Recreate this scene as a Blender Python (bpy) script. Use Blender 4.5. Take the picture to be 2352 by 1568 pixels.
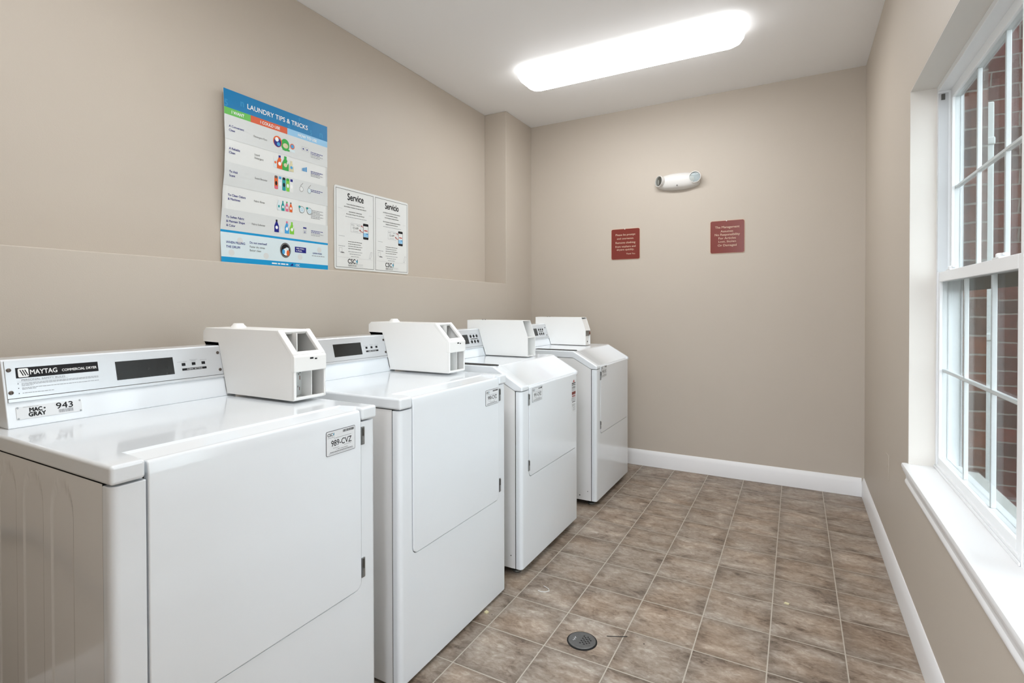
import bpy, bmesh, math, random
from mathutils import Vector, Matrix
R_ = math.radians
S = bpy.context.scene
C = S.collection
for o in list(bpy.data.objects):
    bpy.data.objects.remove(o)

# ------------------------------------------------------------------ camera
F_PX, YAW, PITCH, ROLL, PCX, PCY, CAMZ = 1217.76, 0.5143, -0.0103, -0.0023, 1141.12, 717.19, 1.1849
cam_d = bpy.data.cameras.new('camera')
cam = bpy.data.objects.new('camera', cam_d); C.objects.link(cam)
cam_d.sensor_width = 36.0
cam_d.lens = F_PX / 2352 * 36
cam_d.shift_x = (1176 - PCX) / 2352
cam_d.shift_y = (PCY - 784) / 2352
cam_d.clip_start = 0.02
fw = Vector((-math.sin(YAW), math.cos(YAW), 0)); rt = Vector((math.cos(YAW), math.sin(YAW), 0)); up = Vector((0, 0, 1))
f2 = fw * math.cos(PITCH) + up * math.sin(PITCH); u2 = up * math.cos(PITCH) - fw * math.sin(PITCH)
r3 = rt * math.cos(ROLL) + u2 * math.sin(ROLL); u3 = u2 * math.cos(ROLL) - rt * math.sin(ROLL)
m = Matrix((r3, u3, -f2)).transposed().to_4x4()
m.translation = Vector((0, 0, CAMZ))
cam.matrix_world = m
S.camera = cam

# ------------------------------------------------------------------ world and exposure
LAMP = 11.5          # radiance of the acrylic lamp diffusers
SKY = 3.4
EXPOSURE = 0.93
S.view_settings.view_transform = 'Standard'
S.view_settings.look = 'None'
S.view_settings.gamma = 1
S.view_settings.use_curve_mapping = False
S.view_settings.exposure = EXPOSURE
w = bpy.data.worlds.new('overcast_sky'); S.world = w; w.use_nodes = True
bg = w.node_tree.nodes['Background']; bg.inputs[0].default_value = (0.88, 0.93, 1.0, 1); bg.inputs[1].default_value = SKY

# ------------------------------------------------------------------ materials
def lin(c):
    return tuple((v / 255 / 12.92) if v / 255 <= 0.04045 else ((v / 255 + 0.055) / 1.055) ** 2.4 for v in c) + (1,)

def mat(name, rgb, rough=0.5, metal=0.0, spec=0.5, coat=0.0, emit=0.0, var=0.0, vscale=3.0, bump=0.0, bscale=200.0, linear=False):
    if name.startswith(('poster', 'print', 'black_print', 'paper', 'sign_tan')): spec = 0.15
    M = bpy.data.materials.new(name); M.use_nodes = True
    N = M.node_tree.nodes; L = M.node_tree.links; b = N['Principled BSDF']
    col = tuple(rgb) + (1,) if linear else lin(rgb)
    b.inputs['Base Color'].default_value = col
    b.inputs['Roughness'].default_value = rough; b.inputs['Metallic'].default_value = metal
    b.inputs['Specular IOR Level'].default_value = spec; b.inputs['Coat Weight'].default_value = coat
    b.inputs['Coat Roughness'].default_value = 0.06
    if emit:
        b.inputs['Emission Color'].default_value = col; b.inputs['Emission Strength'].default_value = emit
    geo = N.new('ShaderNodeNewGeometry')
    if var:
        n = N.new('ShaderNodeTexNoise'); n.inputs['Scale'].default_value = vscale; n.inputs['Detail'].default_value = 5
        L.new(geo.outputs['Position'], n.inputs['Vector'])
        cr = N.new('ShaderNodeMapRange'); cr.inputs[1].default_value = 0.3; cr.inputs[2].default_value = 0.7
        cr.inputs[3].default_value = 1 - var; cr.inputs[4].default_value = 1 + var
        L.new(n.outputs[0], cr.inputs[0])
        mx = N.new('ShaderNodeVectorMath'); mx.operation = 'SCALE'; mx.inputs[0].default_value = col[:3]
        L.new(cr.outputs[0], mx.inputs['Scale']); L.new(mx.outputs[0], b.inputs['Base Color'])
    if bump:
        n2 = N.new('ShaderNodeTexNoise'); n2.inputs['Scale'].default_value = bscale; n2.inputs['Detail'].default_value = 3
        L.new(geo.outputs['Position'], n2.inputs['Vector'])
        bp = N.new('ShaderNodeBump'); bp.inputs['Strength'].default_value = bump; bp.inputs['Distance'].default_value = 0.002
        L.new(n2.outputs[0], bp.inputs['Height']); L.new(bp.outputs[0], b.inputs['Normal'])
    return M

def glass_mat(name, tint=(0.96, 0.985, 0.98), refl=1.0):
    M = bpy.data.materials.new(name); M.use_nodes = True
    N = M.node_tree.nodes; L = M.node_tree.links; N.clear()
    out = N.new('ShaderNodeOutputMaterial'); mx = N.new('ShaderNodeMixShader')
    fr = N.new('ShaderNodeFresnel'); fr.inputs[0].default_value = 1.5
    ml = N.new('ShaderNodeMath'); ml.operation = 'MULTIPLY'; ml.inputs[1].default_value = refl
    tr = N.new('ShaderNodeBsdfTransparent'); tr.inputs[0].default_value = tint + (1,)
    gl = N.new('ShaderNodeBsdfGlossy'); gl.inputs['Roughness'].default_value = 0.0
    L.new(fr.outputs[0], ml.inputs[0]); L.new(ml.outputs[0], mx.inputs[0])
    L.new(tr.outputs[0], mx.inputs[1]); L.new(gl.outputs[0], mx.inputs[2]); L.new(mx.outputs[0], out.inputs[0])
    return M

TILE, GX, GY = 0.2286, -0.9944, 1.6852

def floor_mat():
    M = bpy.data.materials.new('vinyl_tile'); M.use_nodes = True
    N = M.node_tree.nodes; L = M.node_tree.links; b = N['Principled BSDF']
    def nd(t, **k):
        n = N.new(t)
        for a, v in k.items():
            setattr(n, a, v)
        return n
    def mth(op, a, b2=None):
        n = nd('ShaderNodeMath', operation=op)
        for i, v in enumerate((a, b2)):
            if v is None: continue
            if isinstance(v, (int, float)): n.inputs[i].default_value = v
            else: L.new(v, n.inputs[i])
        return n.outputs[0]
    geo = nd('ShaderNodeNewGeometry'); sp = nd('ShaderNodeSeparateXYZ'); L.new(geo.outputs['Position'], sp.inputs[0])
    u = mth('DIVIDE', mth('SUBTRACT', sp.outputs[0], GX), TILE); v = mth('DIVIDE', mth('SUBTRACT', sp.outputs[1], GY), TILE)
    fu, fv = mth('FRACT', u), mth('FRACT', v)
    du = mth('MINIMUM', fu, mth('SUBTRACT', 1.0, fu)); dv = mth('MINIMUM', fv, mth('SUBTRACT', 1.0, fv))
    d = mth('MINIMUM', du, dv)
    idv = nd('ShaderNodeCombineXYZ'); L.new(mth('FLOOR', u), idv.inputs[0]); L.new(mth('FLOOR', v), idv.inputs[1])
    wn = nd('ShaderNodeTexWhiteNoise'); L.new(idv.outputs[0], wn.inputs['Vector'])
    off = nd('ShaderNodeVectorMath', operation='SCALE'); L.new(wn.outputs['Color'], off.inputs[0]); off.inputs['Scale'].default_value = 7.0
    pos = nd('ShaderNodeVectorMath', operation='ADD'); L.new(geo.outputs['Position'], pos.inputs[0]); L.new(off.outputs[0], pos.inputs[1])
    st = nd('ShaderNodeVectorMath', operation='MULTIPLY'); L.new(pos.outputs[0], st.inputs[0]); st.inputs[1].default_value = (0.75, 1.35, 1.0)
    n1 = nd('ShaderNodeTexNoise'); n1.inputs['Scale'].default_value = 9; n1.inputs['Detail'].default_value = 8; n1.inputs['Roughness'].default_value = 0.62; n1.inputs['Distortion'].default_value = 0.7
    n2 = nd('ShaderNodeTexNoise'); n2.inputs['Scale'].default_value = 48; n2.inputs['Detail'].default_value = 6; n2.inputs['Roughness'].default_value = 0.7; n2.inputs['Distortion'].default_value = 0.8
    n3 = nd('ShaderNodeTexNoise'); n3.inputs['Scale'].default_value = 5; n3.inputs['Detail'].default_value = 3
    for n in (n1, n2, n3): L.new(st.outputs[0], n.inputs['Vector'])
    cr = nd('ShaderNodeValToRGB'); e = cr.color_ramp.elements
    e[0].position = 0.36; e[0].color = lin((96, 82, 71)); e[1].position = 0.66; e[1].color = lin((190, 181, 170))
    a = cr.color_ramp.elements.new(0.44); a.color = lin((134, 119, 105))
    a = cr.color_ramp.elements.new(0.56); a.color = lin((163, 150, 137))
    mixn = mth('ADD', mth('MULTIPLY', n1.outputs[0], 0.55), mth('MULTIPLY', n2.outputs[0], 0.45)); L.new(mixn, cr.inputs[0])
    warm = nd('ShaderNodeMixRGB', blend_type='MULTIPLY'); wr = nd('ShaderNodeMapRange')
    wr.inputs[1].default_value = 0.45; wr.inputs[2].default_value = 0.65; L.new(n3.outputs[0], wr.inputs[0])
    L.new(mth('MULTIPLY', wr.outputs[0], 0.55), warm.inputs[0]); L.new(cr.outputs[0], warm.inputs[1]); warm.inputs[2].default_value = (0.93, 0.80, 0.68, 1)
    # printed darker rim of each tile and a per-tile tone
    rim = nd('ShaderNodeMapRange', interpolation_type='SMOOTHSTEP'); rim.inputs[1].default_value = 0.0; rim.inputs[2].default_value = 0.22; rim.inputs[3].default_value = 0.80; rim.inputs[4].default_value = 1.05
    L.new(mth('ADD', d, mth('MULTIPLY', mth('SUBTRACT', n1.outputs[0], 0.5), 0.25)), rim.inputs[0])
    tone = nd('ShaderNodeMapRange'); tone.inputs[3].default_value = 0.90; tone.inputs[4].default_value = 1.08; L.new(wn.outputs['Value'], tone.inputs[0])
    sc = nd('ShaderNodeVectorMath', operation='SCALE'); L.new(warm.outputs[0], sc.inputs[0]); L.new(mth('MULTIPLY', rim.outputs[0], tone.outputs[0]), sc.inputs['Scale'])
    # grout
    g = nd('ShaderNodeMapRange'); g.inputs[1].default_value = 0.0065; g.inputs[2].default_value = 0.0105; g.inputs[3].default_value = 1; g.inputs[4].default_value = 0; L.new(d, g.inputs[0])
    mx = nd('ShaderNodeMixRGB'); L.new(g.outputs[0], mx.inputs[0]); L.new(sc.outputs[0], mx.inputs[1]); mx.inputs[2].default_value = lin((182, 173, 160))
    # scattered specks of dirt
    vo = nd('ShaderNodeTexVoronoi'); vo.inputs['Scale'].default_value = 11; L.new(geo.outputs['Position'], vo.inputs['Vector'])
    sk = nd('ShaderNodeSeparateXYZ'); L.new(vo.outputs['Color'], sk.inputs[0])
    hit = mth('MULTIPLY', mth('LESS_THAN', mth('ADD', vo.outputs['Distance'], mth('MULTIPLY', n2.outputs[0], 0.05)), 0.060), mth('GREATER_THAN', sk.outputs[0], 0.72))
    mx2 = nd('ShaderNodeMixRGB'); L.new(hit, mx2.inputs[0]); L.new(mx.outputs[0], mx2.inputs[1]); mx2.inputs[2].default_value = lin((62, 52, 44)); mx = mx2
    L.new(mx.outputs[0], b.inputs['Base Color'])
    b.inputs['Roughness'].default_value = 0.42; b.inputs['Specular IOR Level'].default_value = 0.35
    bp = nd('ShaderNodeBump'); bp.inputs['Strength'].default_value = 0.25; bp.inputs['Distance'].default_value = 0.0015
    hh = mth('SUBTRACT', mth('MULTIPLY', n2.outputs[0], 0.8), mth('MULTIPLY', g.outputs[0], 0.6)); L.new(hh, bp.inputs['Height']); L.new(bp.outputs[0], b.inputs['Normal'])
    return M

def brick_mat(name, axis, c1, c2, mortar):
    M = bpy.data.materials.new(name); M.use_nodes = True
    N = M.node_tree.nodes; L = M.node_tree.links; b = N['Principled BSDF']
    geo = N.new('ShaderNodeNewGeometry'); sp = N.new('ShaderNodeSeparateXYZ'); L.new(geo.outputs['Position'], sp.inputs[0])
    cb = N.new('ShaderNodeCombineXYZ'); L.new(sp.outputs[axis], cb.inputs[0]); L.new(sp.outputs[2], cb.inputs[1])
    br = N.new('ShaderNodeTexBrick')
    wn = N.new('ShaderNodeTexNoise'); wn.inputs['Scale'].default_value = 14; L.new(geo.outputs['Position'], wn.inputs['Vector'])
    ws = N.new('ShaderNodeVectorMath'); ws.operation = 'SCALE'; ws.inputs['Scale'].default_value = 0.012; L.new(wn.outputs['Color'], ws.inputs[0])
    wa = N.new('ShaderNodeVectorMath'); wa.operation = 'ADD'; L.new(cb.outputs[0], wa.inputs[0]); L.new(ws.outputs[0], wa.inputs[1]); L.new(wa.outputs[0], br.inputs['Vector'])
    br.inputs['Scale'].default_value = 1.0; br.inputs['Brick Width'].default_value = 0.203; br.inputs['Row Height'].default_value = 0.0677
    br.inputs['Mortar Size'].default_value = 0.0038; br.inputs['Mortar Smooth'].default_value = 0.15; br.inputs['Bias'].default_value = -0.2
    br.inputs['Color1'].default_value = lin(c1); br.inputs['Color2'].default_value = lin(c2); br.inputs['Mortar'].default_value = lin(mortar)
    n = N.new('ShaderNodeTexNoise'); n.inputs['Scale'].default_value = 40; n.inputs['Detail'].default_value = 5; L.new(geo.outputs['Position'], n.inputs['Vector'])
    mx = N.new('ShaderNodeMixRGB'); mx.blend_type = 'OVERLAY'; mx.inputs[0].default_value = 0.5; L.new(br.outputs[0], mx.inputs[1]); L.new(n.outputs[0], mx.inputs[2])
    L.new(mx.outputs[0], b.inputs['Base Color']); b.inputs['Roughness'].default_value = 0.85
    bp = N.new('ShaderNodeBump'); bp.inputs['Distance'].default_value = 0.006; bp.inputs['Strength'].default_value = 0.7; bp.invert = True
    L.new(br.outputs['Fac'], bp.inputs['Height']); L.new(bp.outputs[0], b.inputs['Normal'])
    return M

WALL = mat('beige_wall_paint', (192, 182, 169), 0.55, var=0.015, vscale=1.5, bump=0.12, bscale=260)
CEIL = mat('ceiling_paint', (246, 246, 246), 0.8, bump=0.1, bscale=180)
TRIM = mat('white_trim_paint', (236, 236, 236), 0.35, bump=0.05, bscale=120)
REVEAL = mat('offwhite_reveal_paint', (225, 220, 213), 0.5, bump=0.08, bscale=200)
VINYL = mat('white_vinyl', (240, 242, 243), 0.3)
TRACK = mat('grey_vinyl_track', (196, 197, 198), 0.4)
DARKW = mat('near_black_bar', (38, 34, 32), 0.6)
FLOOR = floor_mat()
BRICK_A = brick_mat('deep_red_brick', 0, (88, 28, 17), (42, 27, 25), (112, 105, 98))  # deep red brick with a darker second tone and grey mortar
BRICK_B = brick_mat('brown_brick', 0, (98, 52, 30), (58, 45, 38), (120, 113, 104))
GLASS = glass_mat('window_glass', (.86, .878, .875), refl=0.18)
ENAMEL = mat('white_enamel', (232, 237, 241), 0.16, coat=0.5)
ENAMEL_SIDE = mat('white_enamel_side', (232, 232, 231), 0.14, coat=0.5)
BOXW = mat('coin_box_white', (243, 243, 241), 0.35)
ALU = mat('brushed_aluminium_panel', (214, 217, 220), 0.32, metal=0.55, var=0.02, vscale=8)
STEEL = mat('grey_steel', (150, 152, 152), 0.35, metal=0.8)
DSTEEL = mat('dark_steel', (88, 88, 84), 0.45, metal=0.6)
SCREW = mat('screw_metal', (92, 84, 78), 0.4, metal=0.7)
BLACK = mat('black_print', (34, 34, 36), 0.4)
SCREEN = mat('display_window', (24, 25, 24), 0.25, var=0.6, vscale=60)
GREYP = mat('grey_print', (150, 152, 156), 0.5)
LGREYP = mat('light_grey_print', (205, 207, 207), 0.5)
WHITEP = mat('white_print', (240, 241, 240), 0.4)
PAPER = mat('paper_white', (226, 228, 226), 0.35)
PAPER2 = mat('paper_band_grey', (214, 217, 216), 0.35)
STICK = mat('sticker_white', (228, 231, 233), 0.35)
RUBBER = mat('dark_rubber', (40, 38, 36), 0.7)
GAP = mat('seam_shade_fill', (70, 72, 74), 0.7)  # dark colour standing in for the shade inside seams
BLUE = mat('poster_blue', (16, 122, 178), 0.35)
BLUE2 = mat('poster_blue_letters', (46, 142, 192), 0.35)
LINEB = mat('poster_line_blue', (32, 150, 205), 0.35)
LBLUE = mat('poster_light_blue', (148, 198, 232), 0.35)
PALEB = mat('poster_pale_blue', (214, 228, 232), 0.35)
GREEN = mat('poster_green', (102, 188, 84), 0.35)
RED = mat('poster_orange_red', (214, 92, 52), 0.35)
NAVY = mat('poster_navy', (36, 38, 128), 0.4)
GRASS = mat('print_green', (58, 168, 74), 0.4)
TEAL = mat('print_teal', (40, 150, 150), 0.4)
ORANGE = mat('print_orange', (222, 100, 46), 0.4)
PINK = mat('print_pink', (216, 110, 140), 0.4)
SKYB = mat('print_sky_blue', (74, 160, 214), 0.4)
CREAM = mat('print_cream', (216, 208, 170), 0.4)
LIME = mat('print_lime', (130, 200, 70), 0.4)
MAROON = mat('sign_maroon', (122, 50, 42), 0.22)
TANP = mat('sign_tan_print', (208, 182, 160), 0.4)
REDP = mat('label_red', (186, 52, 44), 0.4)
DREDP = mat('label_dark_red', (120, 44, 36), 0.4)
EMW = mat('emergency_light_plastic', (222, 220, 216), 0.35)
CHROME = mat('reflector_chrome', (150, 153, 153), 0.28, metal=1.0)
CAST = mat('drain_grey_iron', (98, 98, 97), 0.4, metal=0.5, var=0.1, vscale=80)
HOLE = mat('dark_hole', (18, 18, 18), 0.9)
CONC = mat('exterior_sill_stone', (176, 176, 170), 0.8, var=0.08, vscale=25)
DOWN = mat('downspout_white', (206, 212, 210), 0.45)
GROUND = mat('outdoor_paving', (120, 116, 110), 0.9, var=0.1, vscale=6)
CORD = mat('grey_cord', (120, 120, 124), 0.6)
LAMPM = mat('lit_acrylic', (250, 252, 255), 0.3, emit=LAMP)
LAMPS = mat('lit_acrylic_side', (250, 251, 252), 0.3, emit=2.0)
RUST = mat('rusty_metal', (120, 74, 58), 0.7)

# ------------------------------------------------------------------ mesh helpers
_tc = {}
def text_geo(s, bold):
    k = s
    if k not in _tc:
        cu = bpy.data.curves.new('t', 'FONT'); cu.body = s; cu.resolution_u = 3; cu.fill_mode = 'FRONT'
        ob = bpy.data.objects.new('t', cu)
        C.objects.link(ob); dg = bpy.context.evaluated_depsgraph_get(); dg.update()
        me = bpy.data.meshes.new_from_object(ob.evaluated_get(dg))
        vs = [tuple(v.co) for v in me.vertices]; fs = [tuple(p.vertices) for p in me.polygons]
        bpy.data.objects.remove(ob); bpy.data.meshes.remove(me); bpy.data.curves.remove(cu)
        _tc[k] = (vs, fs)
    return _tc[k]

class Fr:
    """a drawing plane: origin, U to the right, V up, N towards the viewer"""
    def __init__(s, o, U, V):
        s.o = Vector(o); s.U = Vector(U).normalized(); s.V = Vector(V).normalized(); s.N = s.U.cross(s.V)
    def __call__(s, a, b, d=0.0):
        return s.o + s.U * a + s.V * b + s.N * d

class MB:
    def __init__(s):
        s.v = []; s.f = []; s.m = []; s.mats = []
    def mi(s, M):
        if M not in s.mats: s.mats.append(M)
        return s.mats.index(M)
    def add(s, vs, fs, M):
        n = len(s.v); s.v += [tuple(v) for v in vs]; s.f += [tuple(i + n for i in f) for f in fs]; s.m += [s.mi(M)] * len(fs); return s
    def box(s, x0, x1, y0, y1, z0, z1, M):
        vs = [(x, y, z) for z in (z0, z1) for y in (y0, y1) for x in (x0, x1)]
        return s.add(vs, [(0, 2, 3, 1), (4, 5, 7, 6), (0, 1, 5, 4), (2, 6, 7, 3), (0, 4, 6, 2), (1, 3, 7, 5)], M)
    def fbox(s, F, a0, a1, b0, b1, d0, d1, M):
        vs = [F(a, b, d) for d in (d0, d1) for b in (b0, b1) for a in (a0, a1)]
        return s.add(vs, [(0, 2, 3, 1), (4, 5, 7, 6), (0, 1, 5, 4), (2, 6, 7, 3), (0, 4, 6, 2), (1, 3, 7, 5)], M)
    def prism(s, F, pts, d0, d1, M):
        n = len(pts)
        vs = [F(a, b, d0) for a, b in pts] + [F(a, b, d1) for a, b in pts]
        fs = [tuple(reversed(range(n))), tuple(range(n, 2 * n))] + [(i, (i + 1) % n, n + (i + 1) % n, n + i) for i in range(n)]
        return s.add(vs, fs, M)
    def poly(s, F, pts, d, M):
        return s.add([F(a, b, d) for a, b in pts], [tuple(range(len(pts)))], M)
    def rect(s, F, a0, b0, a1, b1, d, M):
        return s.poly(F, [(a0, b0), (a1, b0), (a1, b1), (a0, b1)], d, M)
    def frame(s, F, a0, b0, a1, b1, t, d, M):
        s.rect(F, a0, b0, a1, b0 + t, d, M); s.rect(F, a0, b1 - t, a1, b1, d, M)
        s.rect(F, a0, b0 + t, a0 + t, b1 - t, d, M); s.rect(F, a1 - t, b0 + t, a1, b1 - t, d, M); return s
    def disc(s, F, a, b, r, d, M, n=20, ry=None):
        ry = ry or r
        return s.poly(F, [(a + r * math.cos(2 * math.pi * i / n), b + ry * math.sin(2 * math.pi * i / n)) for i in range(n)], d, M)
    def text(s, F, t, a0, b0, a1, b1, d, M, bold=0):
        vs, fs = text_geo(t, bold)
        if not vs: return s
        xs = [v[0] for v in vs]; ys = [v[1] for v in vs]; x0, x1, y0, y1 = min(xs), max(xs), min(ys), max(ys)
        e = .011 * bold * (b1 - b0) / (y1 - y0)
        for da, db in ((0, 0),) if not bold else ((-e, 0), (e, 0), (0, -e), (0, e)):
            d += .00006
            s.add([F(a0 + da + (v[0] - x0) / (x1 - x0) * (a1 - a0), b0 + db + (v[1] - y0) / (y1 - y0) * (b1 - b0), d) for v in vs], fs, M)
        return s
    def textc(s, F, t, a, b, h, d, M, bold=0, sx=0.9, al='C'):
        """one line of type, cap height h, centred (or left / right) on a; baseline b"""
        vs, fs = text_geo(t, bold)
        cap = 0.70; k = h / cap
        xs = [v[0] for v in vs]; x0, x1 = min(xs), max(xs); wd = (x1 - x0) * k * sx
        o = a - wd / 2 if al == 'C' else (a if al == 'L' else a - wd)
        e = .011 * bold * k
        for da, db in ((0, 0),) if not bold else ((-e, 0), (e, 0), (0, -e), (0, e)):
            d += .00006
            s.add([F(o + da + (v[0] - x0) * k * sx, b + db + v[1] * k, d) for v in vs], fs, M)
        return s
    def greek(s, F, a0, a1, b, t, d, M, seed=0):
        """illegibly small print: a row of short word strokes"""
        r = random.Random(seed + int(a0 * 9e4) + int(b * 7e4)); a = a0
        while a < a1 - 1e-6:
            wd = min(a1 - a, r.uniform(2.0, 5.5) * t); s.rect(F, a, b, a + wd, b + t, d, M); a += wd + t * 0.7
        return s
    def lathe(s, F, prof, M, n=24, a=0, b=0):
        """prof: (radius, offset along N)"""
        vs = []; fs = []
        for r, d in prof:
            vs += [F(a + r * math.cos(2 * math.pi * i / n), b + r * math.sin(2 * math.pi * i / n), d) for i in range(n)]
        for k in range(len(prof) - 1):
            for i in range(n):
                j = (i + 1) % n
                fs.append((k * n + i, k * n + j, (k + 1) * n + j, (k + 1) * n + i))
        fs.append(tuple(reversed(range(n)))); fs.append(tuple((len(prof) - 1) * n + i for i in range(n)))
        return s.add(vs, fs, M)
    def tube(s, pts, r, M, n=8):
        pts = [Vector(p) for p in pts]; vs = []; fs = []
        for i, p in enumerate(pts):
            t = (pts[min(i + 1, len(pts) - 1)] - pts[max(i - 1, 0)]).normalized()
            a = t.cross(Vector((0.3, 0.2, 1))).normalized(); b = t.cross(a)
            vs += [p + (a * math.cos(2 * math.pi * k / n) + b * math.sin(2 * math.pi * k / n)) * r for k in range(n)]
        for i in range(len(pts) - 1):
            for k in range(n):
                j = (k + 1) % n; fs.append((i * n + k, i * n + j, (i + 1) * n + j, (i + 1) * n + k))
        fs.append(tuple(reversed(range(n)))); fs.append(tuple((len(pts) - 1) * n + i for i in range(n)))
        return s.add(vs, fs, M)
    def build(s, name, parent=None, bevel=0.0, seg=3, smooth=True, angle=35, loc=None, pre=None, recalc=True, bangle=None):
        me = bpy.data.meshes.new(name); me.from_pydata(s.v, [], s.f)
        for M in s.mats: me.materials.append(M)
        me.polygons.foreach_set('material_index', s.m)
        if recalc or pre:
            bm = bmesh.new(); bm.from_mesh(me)
            if recalc: bmesh.ops.recalc_face_normals(bm, faces=bm.faces)
            if pre: pre(bm)
            bm.to_mesh(me); bm.free()
        if smooth:
            me.polygons.foreach_set('use_smooth', [True] * len(me.polygons)); me.set_sharp_from_angle(angle=R_(angle))
        o = bpy.data.objects.new(name, me); C.objects.link(o)
        if parent: o.parent = parent
        if loc: o.location = loc
        if bevel:
            b = o.modifiers.new('bevel', 'BEVEL'); b.width = bevel; b.segments = seg; b.limit_method = 'ANGLE'; b.angle_limit = R_(bangle or angle); b.harden_normals = True
        return o

def flat(mb, name, parent, label=None):
    o = mb.build(name, parent, smooth=False, recalc=False)
    if label: o['label'] = label
    return o

def thing(name, label, cat, loc=(0, 0, 0), group=None):
    o = bpy.data.objects.new(name, None); C.objects.link(o); o.location = loc; o.empty_display_size = 0.05
    o['label'] = label; o['category'] = cat
    if group: o['group'] = group
    return o
def tag(o, label, cat, group=None):
    o['label'] = label; o['category'] = cat
    if group: o['group'] = group
    return o
def struct(o):
    o['kind'] = 'structure'; return o
def rrect(a0, b0, a1, b1, r, n=5):
    pts = []
    for cx, cy, t in ((a1 - r, b0 + r, -90), (a1 - r, b1 - r, 0), (a0 + r, b1 - r, 90), (a0 + r, b0 + r, 180)):
        pts += [(cx + r * math.cos(R_(t + 90 * i / n)), cy + r * math.sin(R_(t + 90 * i / n))) for i in range(n + 1)]
    return pts
def copy_tree(o, parent=None, skip=()):
    c = o.copy(); C.objects.link(c); c.parent = parent
    for ch in list(o.children):
        if ch.name.split('.')[0] not in skip: copy_tree(ch, c, skip)
    return c

FX = Fr((0, 0, 0), (0, 1, 0), (0, 0, 1))      # faces +x : a = y, b = z
FY = Fr((0, 0, 0), (1, 0, 0), (0, 0, 1))      # faces -y : a = x, b = z
FZ = Fr((0, 0, 0), (1, 0, 0), (0, 1, 0))      # faces +z

# ------------------------------------------------------------------ room shell
XR, YB, ZC = 0.3706, 3.982, 2.668
XL1, XL0, YJ, ZL = -1.9196, -2.1062, 3.5454, 1.3617
YF = -0.06
WY0, WYM, WY1, WZ0, WZ1 = 0.734, 1.637, 2.5096, 0.575, 1.990      # window opening
struct(MB().box(-2.3, XR + 0.02, YF - .1, YB + 0.1, -0.1, 0, FLOOR).build('floor'))
struct(MB().box(-2.3, XR + 0.02, YF - .1, YB + 0.1, ZC, ZC + 0.1, CEIL).build('ceiling'))
prof = [(-2.3, 0), (XL1, 0), (XL1, ZL), (XL0, ZL), (XL0, ZC), (-2.3, ZC)]
Fside = Fr((0, 0, 0), (1, 0, 0), (0, 0, 1))
mb = MB(); mb.prism(Fr((0, 0, 0), (1, 0, 0), (0, 0, 1)), prof, -YJ, -YF, WALL)
mb.box(-2.3, XL1, YJ, YB, 0, ZC, WALL)
struct(mb.build('wall_left', bevel=0.004, seg=2))
struct(MB().box(-2.3, XR + .02, YB, YB + 0.1, 0, ZC, WALL).build('wall_back'))
# unseen open doorway behind the camera, added to let daylight in
DX0, DX1, DZ = -.55, .28, 2.35
mb = MB(); mb.box(-2.3, DX0, YF - 0.1, YF, 0, ZC, WALL); mb.box(DX1, XR + .02, YF - 0.1, YF, 0, ZC, WALL); mb.box(DX0, DX1, YF - 0.1, YF, DZ, ZC, WALL)
struct(mb.build('wall_front'))
mb = MB(); mb.box(DX0 - .07, DX0, YF, YF + .015, 0, DZ + .07, TRIM); mb.box(DX1, DX1 + .07, YF, YF + .015, 0, DZ + .07, TRIM); mb.box(DX0, DX1, YF, YF + .015, DZ, DZ + .07, TRIM)
struct(mb.build('trim_4', bevel=.003))  # casing of the added doorway
XWO = 0.455
mb = MB()
mb.box(XR, XWO, YF - .1, WY0, 0, ZC, WALL); mb.box(XR, XWO, WY1, YB, 0, ZC, WALL)
mb.box(XR, XWO, WY0, WY1, 0, WZ0, WALL); mb.box(XR, XWO, WY0, WY1, WZ1, ZC, WALL)
struct(mb.build('wall_right'))

def baseboard(name, F, a0, a1):
    # profile swept along a; thickness towards N
    pr = [(0, 0), (0.014, 0), (0.014, 0.085), (0.010, 0.098), (0.006, 0.110), (0.003, 0.115), (0, 0.115)]
    mb = MB(); vs = []
    for a in (a0, a1): vs += [F(a, z, d) for d, z in pr]
    n = len(pr)
    mb.add(vs, [tuple(range(n)), tuple(reversed(range(n, 2 * n)))] + [(i, n + i, n + (i + 1) % n, (i + 1) % n) for i in range(n)], TRIM)
    return struct(mb.build(name))
baseboard('baseboard_back', Fr((0, YB, 0), (1, 0, 0), (0, 0, 1)), XL1, XR - .014)
baseboard('baseboard_right', Fr((XR, 0, 0), (0, -1, 0), (0, 0, 1)), -YB, -YF)
baseboard('baseboard_left', Fr((XL1, 0, 0), (0, 1, 0), (0, 0, 1)), YF, YB - .014)

# window reveal lining (off-white returns) and stool with apron
t = .003
mb = MB()
mb.box(XR + .0005, XWO, WY1 - t, WY1 + .0, WZ0 + .012, WZ1, REVEAL); mb.box(XR + .0005, XWO, WY0, WY0 + t, WZ0 + .012, WZ1, REVEAL)
mb.box(XR + .0005, XWO, WY0 + t, WY1 - t, WZ1 - t, WZ1, REVEAL)
o = struct(mb.build('trim_1'))
mb = MB(); nose = [(0, 0), (.021, 0), (.0225, .006), (.020, .014), (.014, .018), (0, .018)]
stool = [(XWO, WZ0 - .006), (XR - .018, WZ0 - .006), (XR - .0205, WZ0 + .003), (XR - .018, WZ0 + .011), (XR - .013, WZ0 + .0125), (XWO, WZ0 + .0125)]
mb = MB()
def sweep_y(mb, pts, y0, y1, M):
    n = len(pts); vs = [(x, y0, z) for x, z in pts] + [(x, y1, z) for x, z in pts]
    mb.add(vs, [tuple(range(n)), tuple(reversed(range(n, 2 * n)))] + [(i, n + i, n + (i + 1) % n, (i + 1) % n) for i in range(n)], M)
inner = [(x, z) for x, z in stool]
sweep_y(mb, [(XR - .0005 if x > XR else x, z) for x, z in stool], WY0 - .012, WY1 + .010, TRIM)
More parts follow.
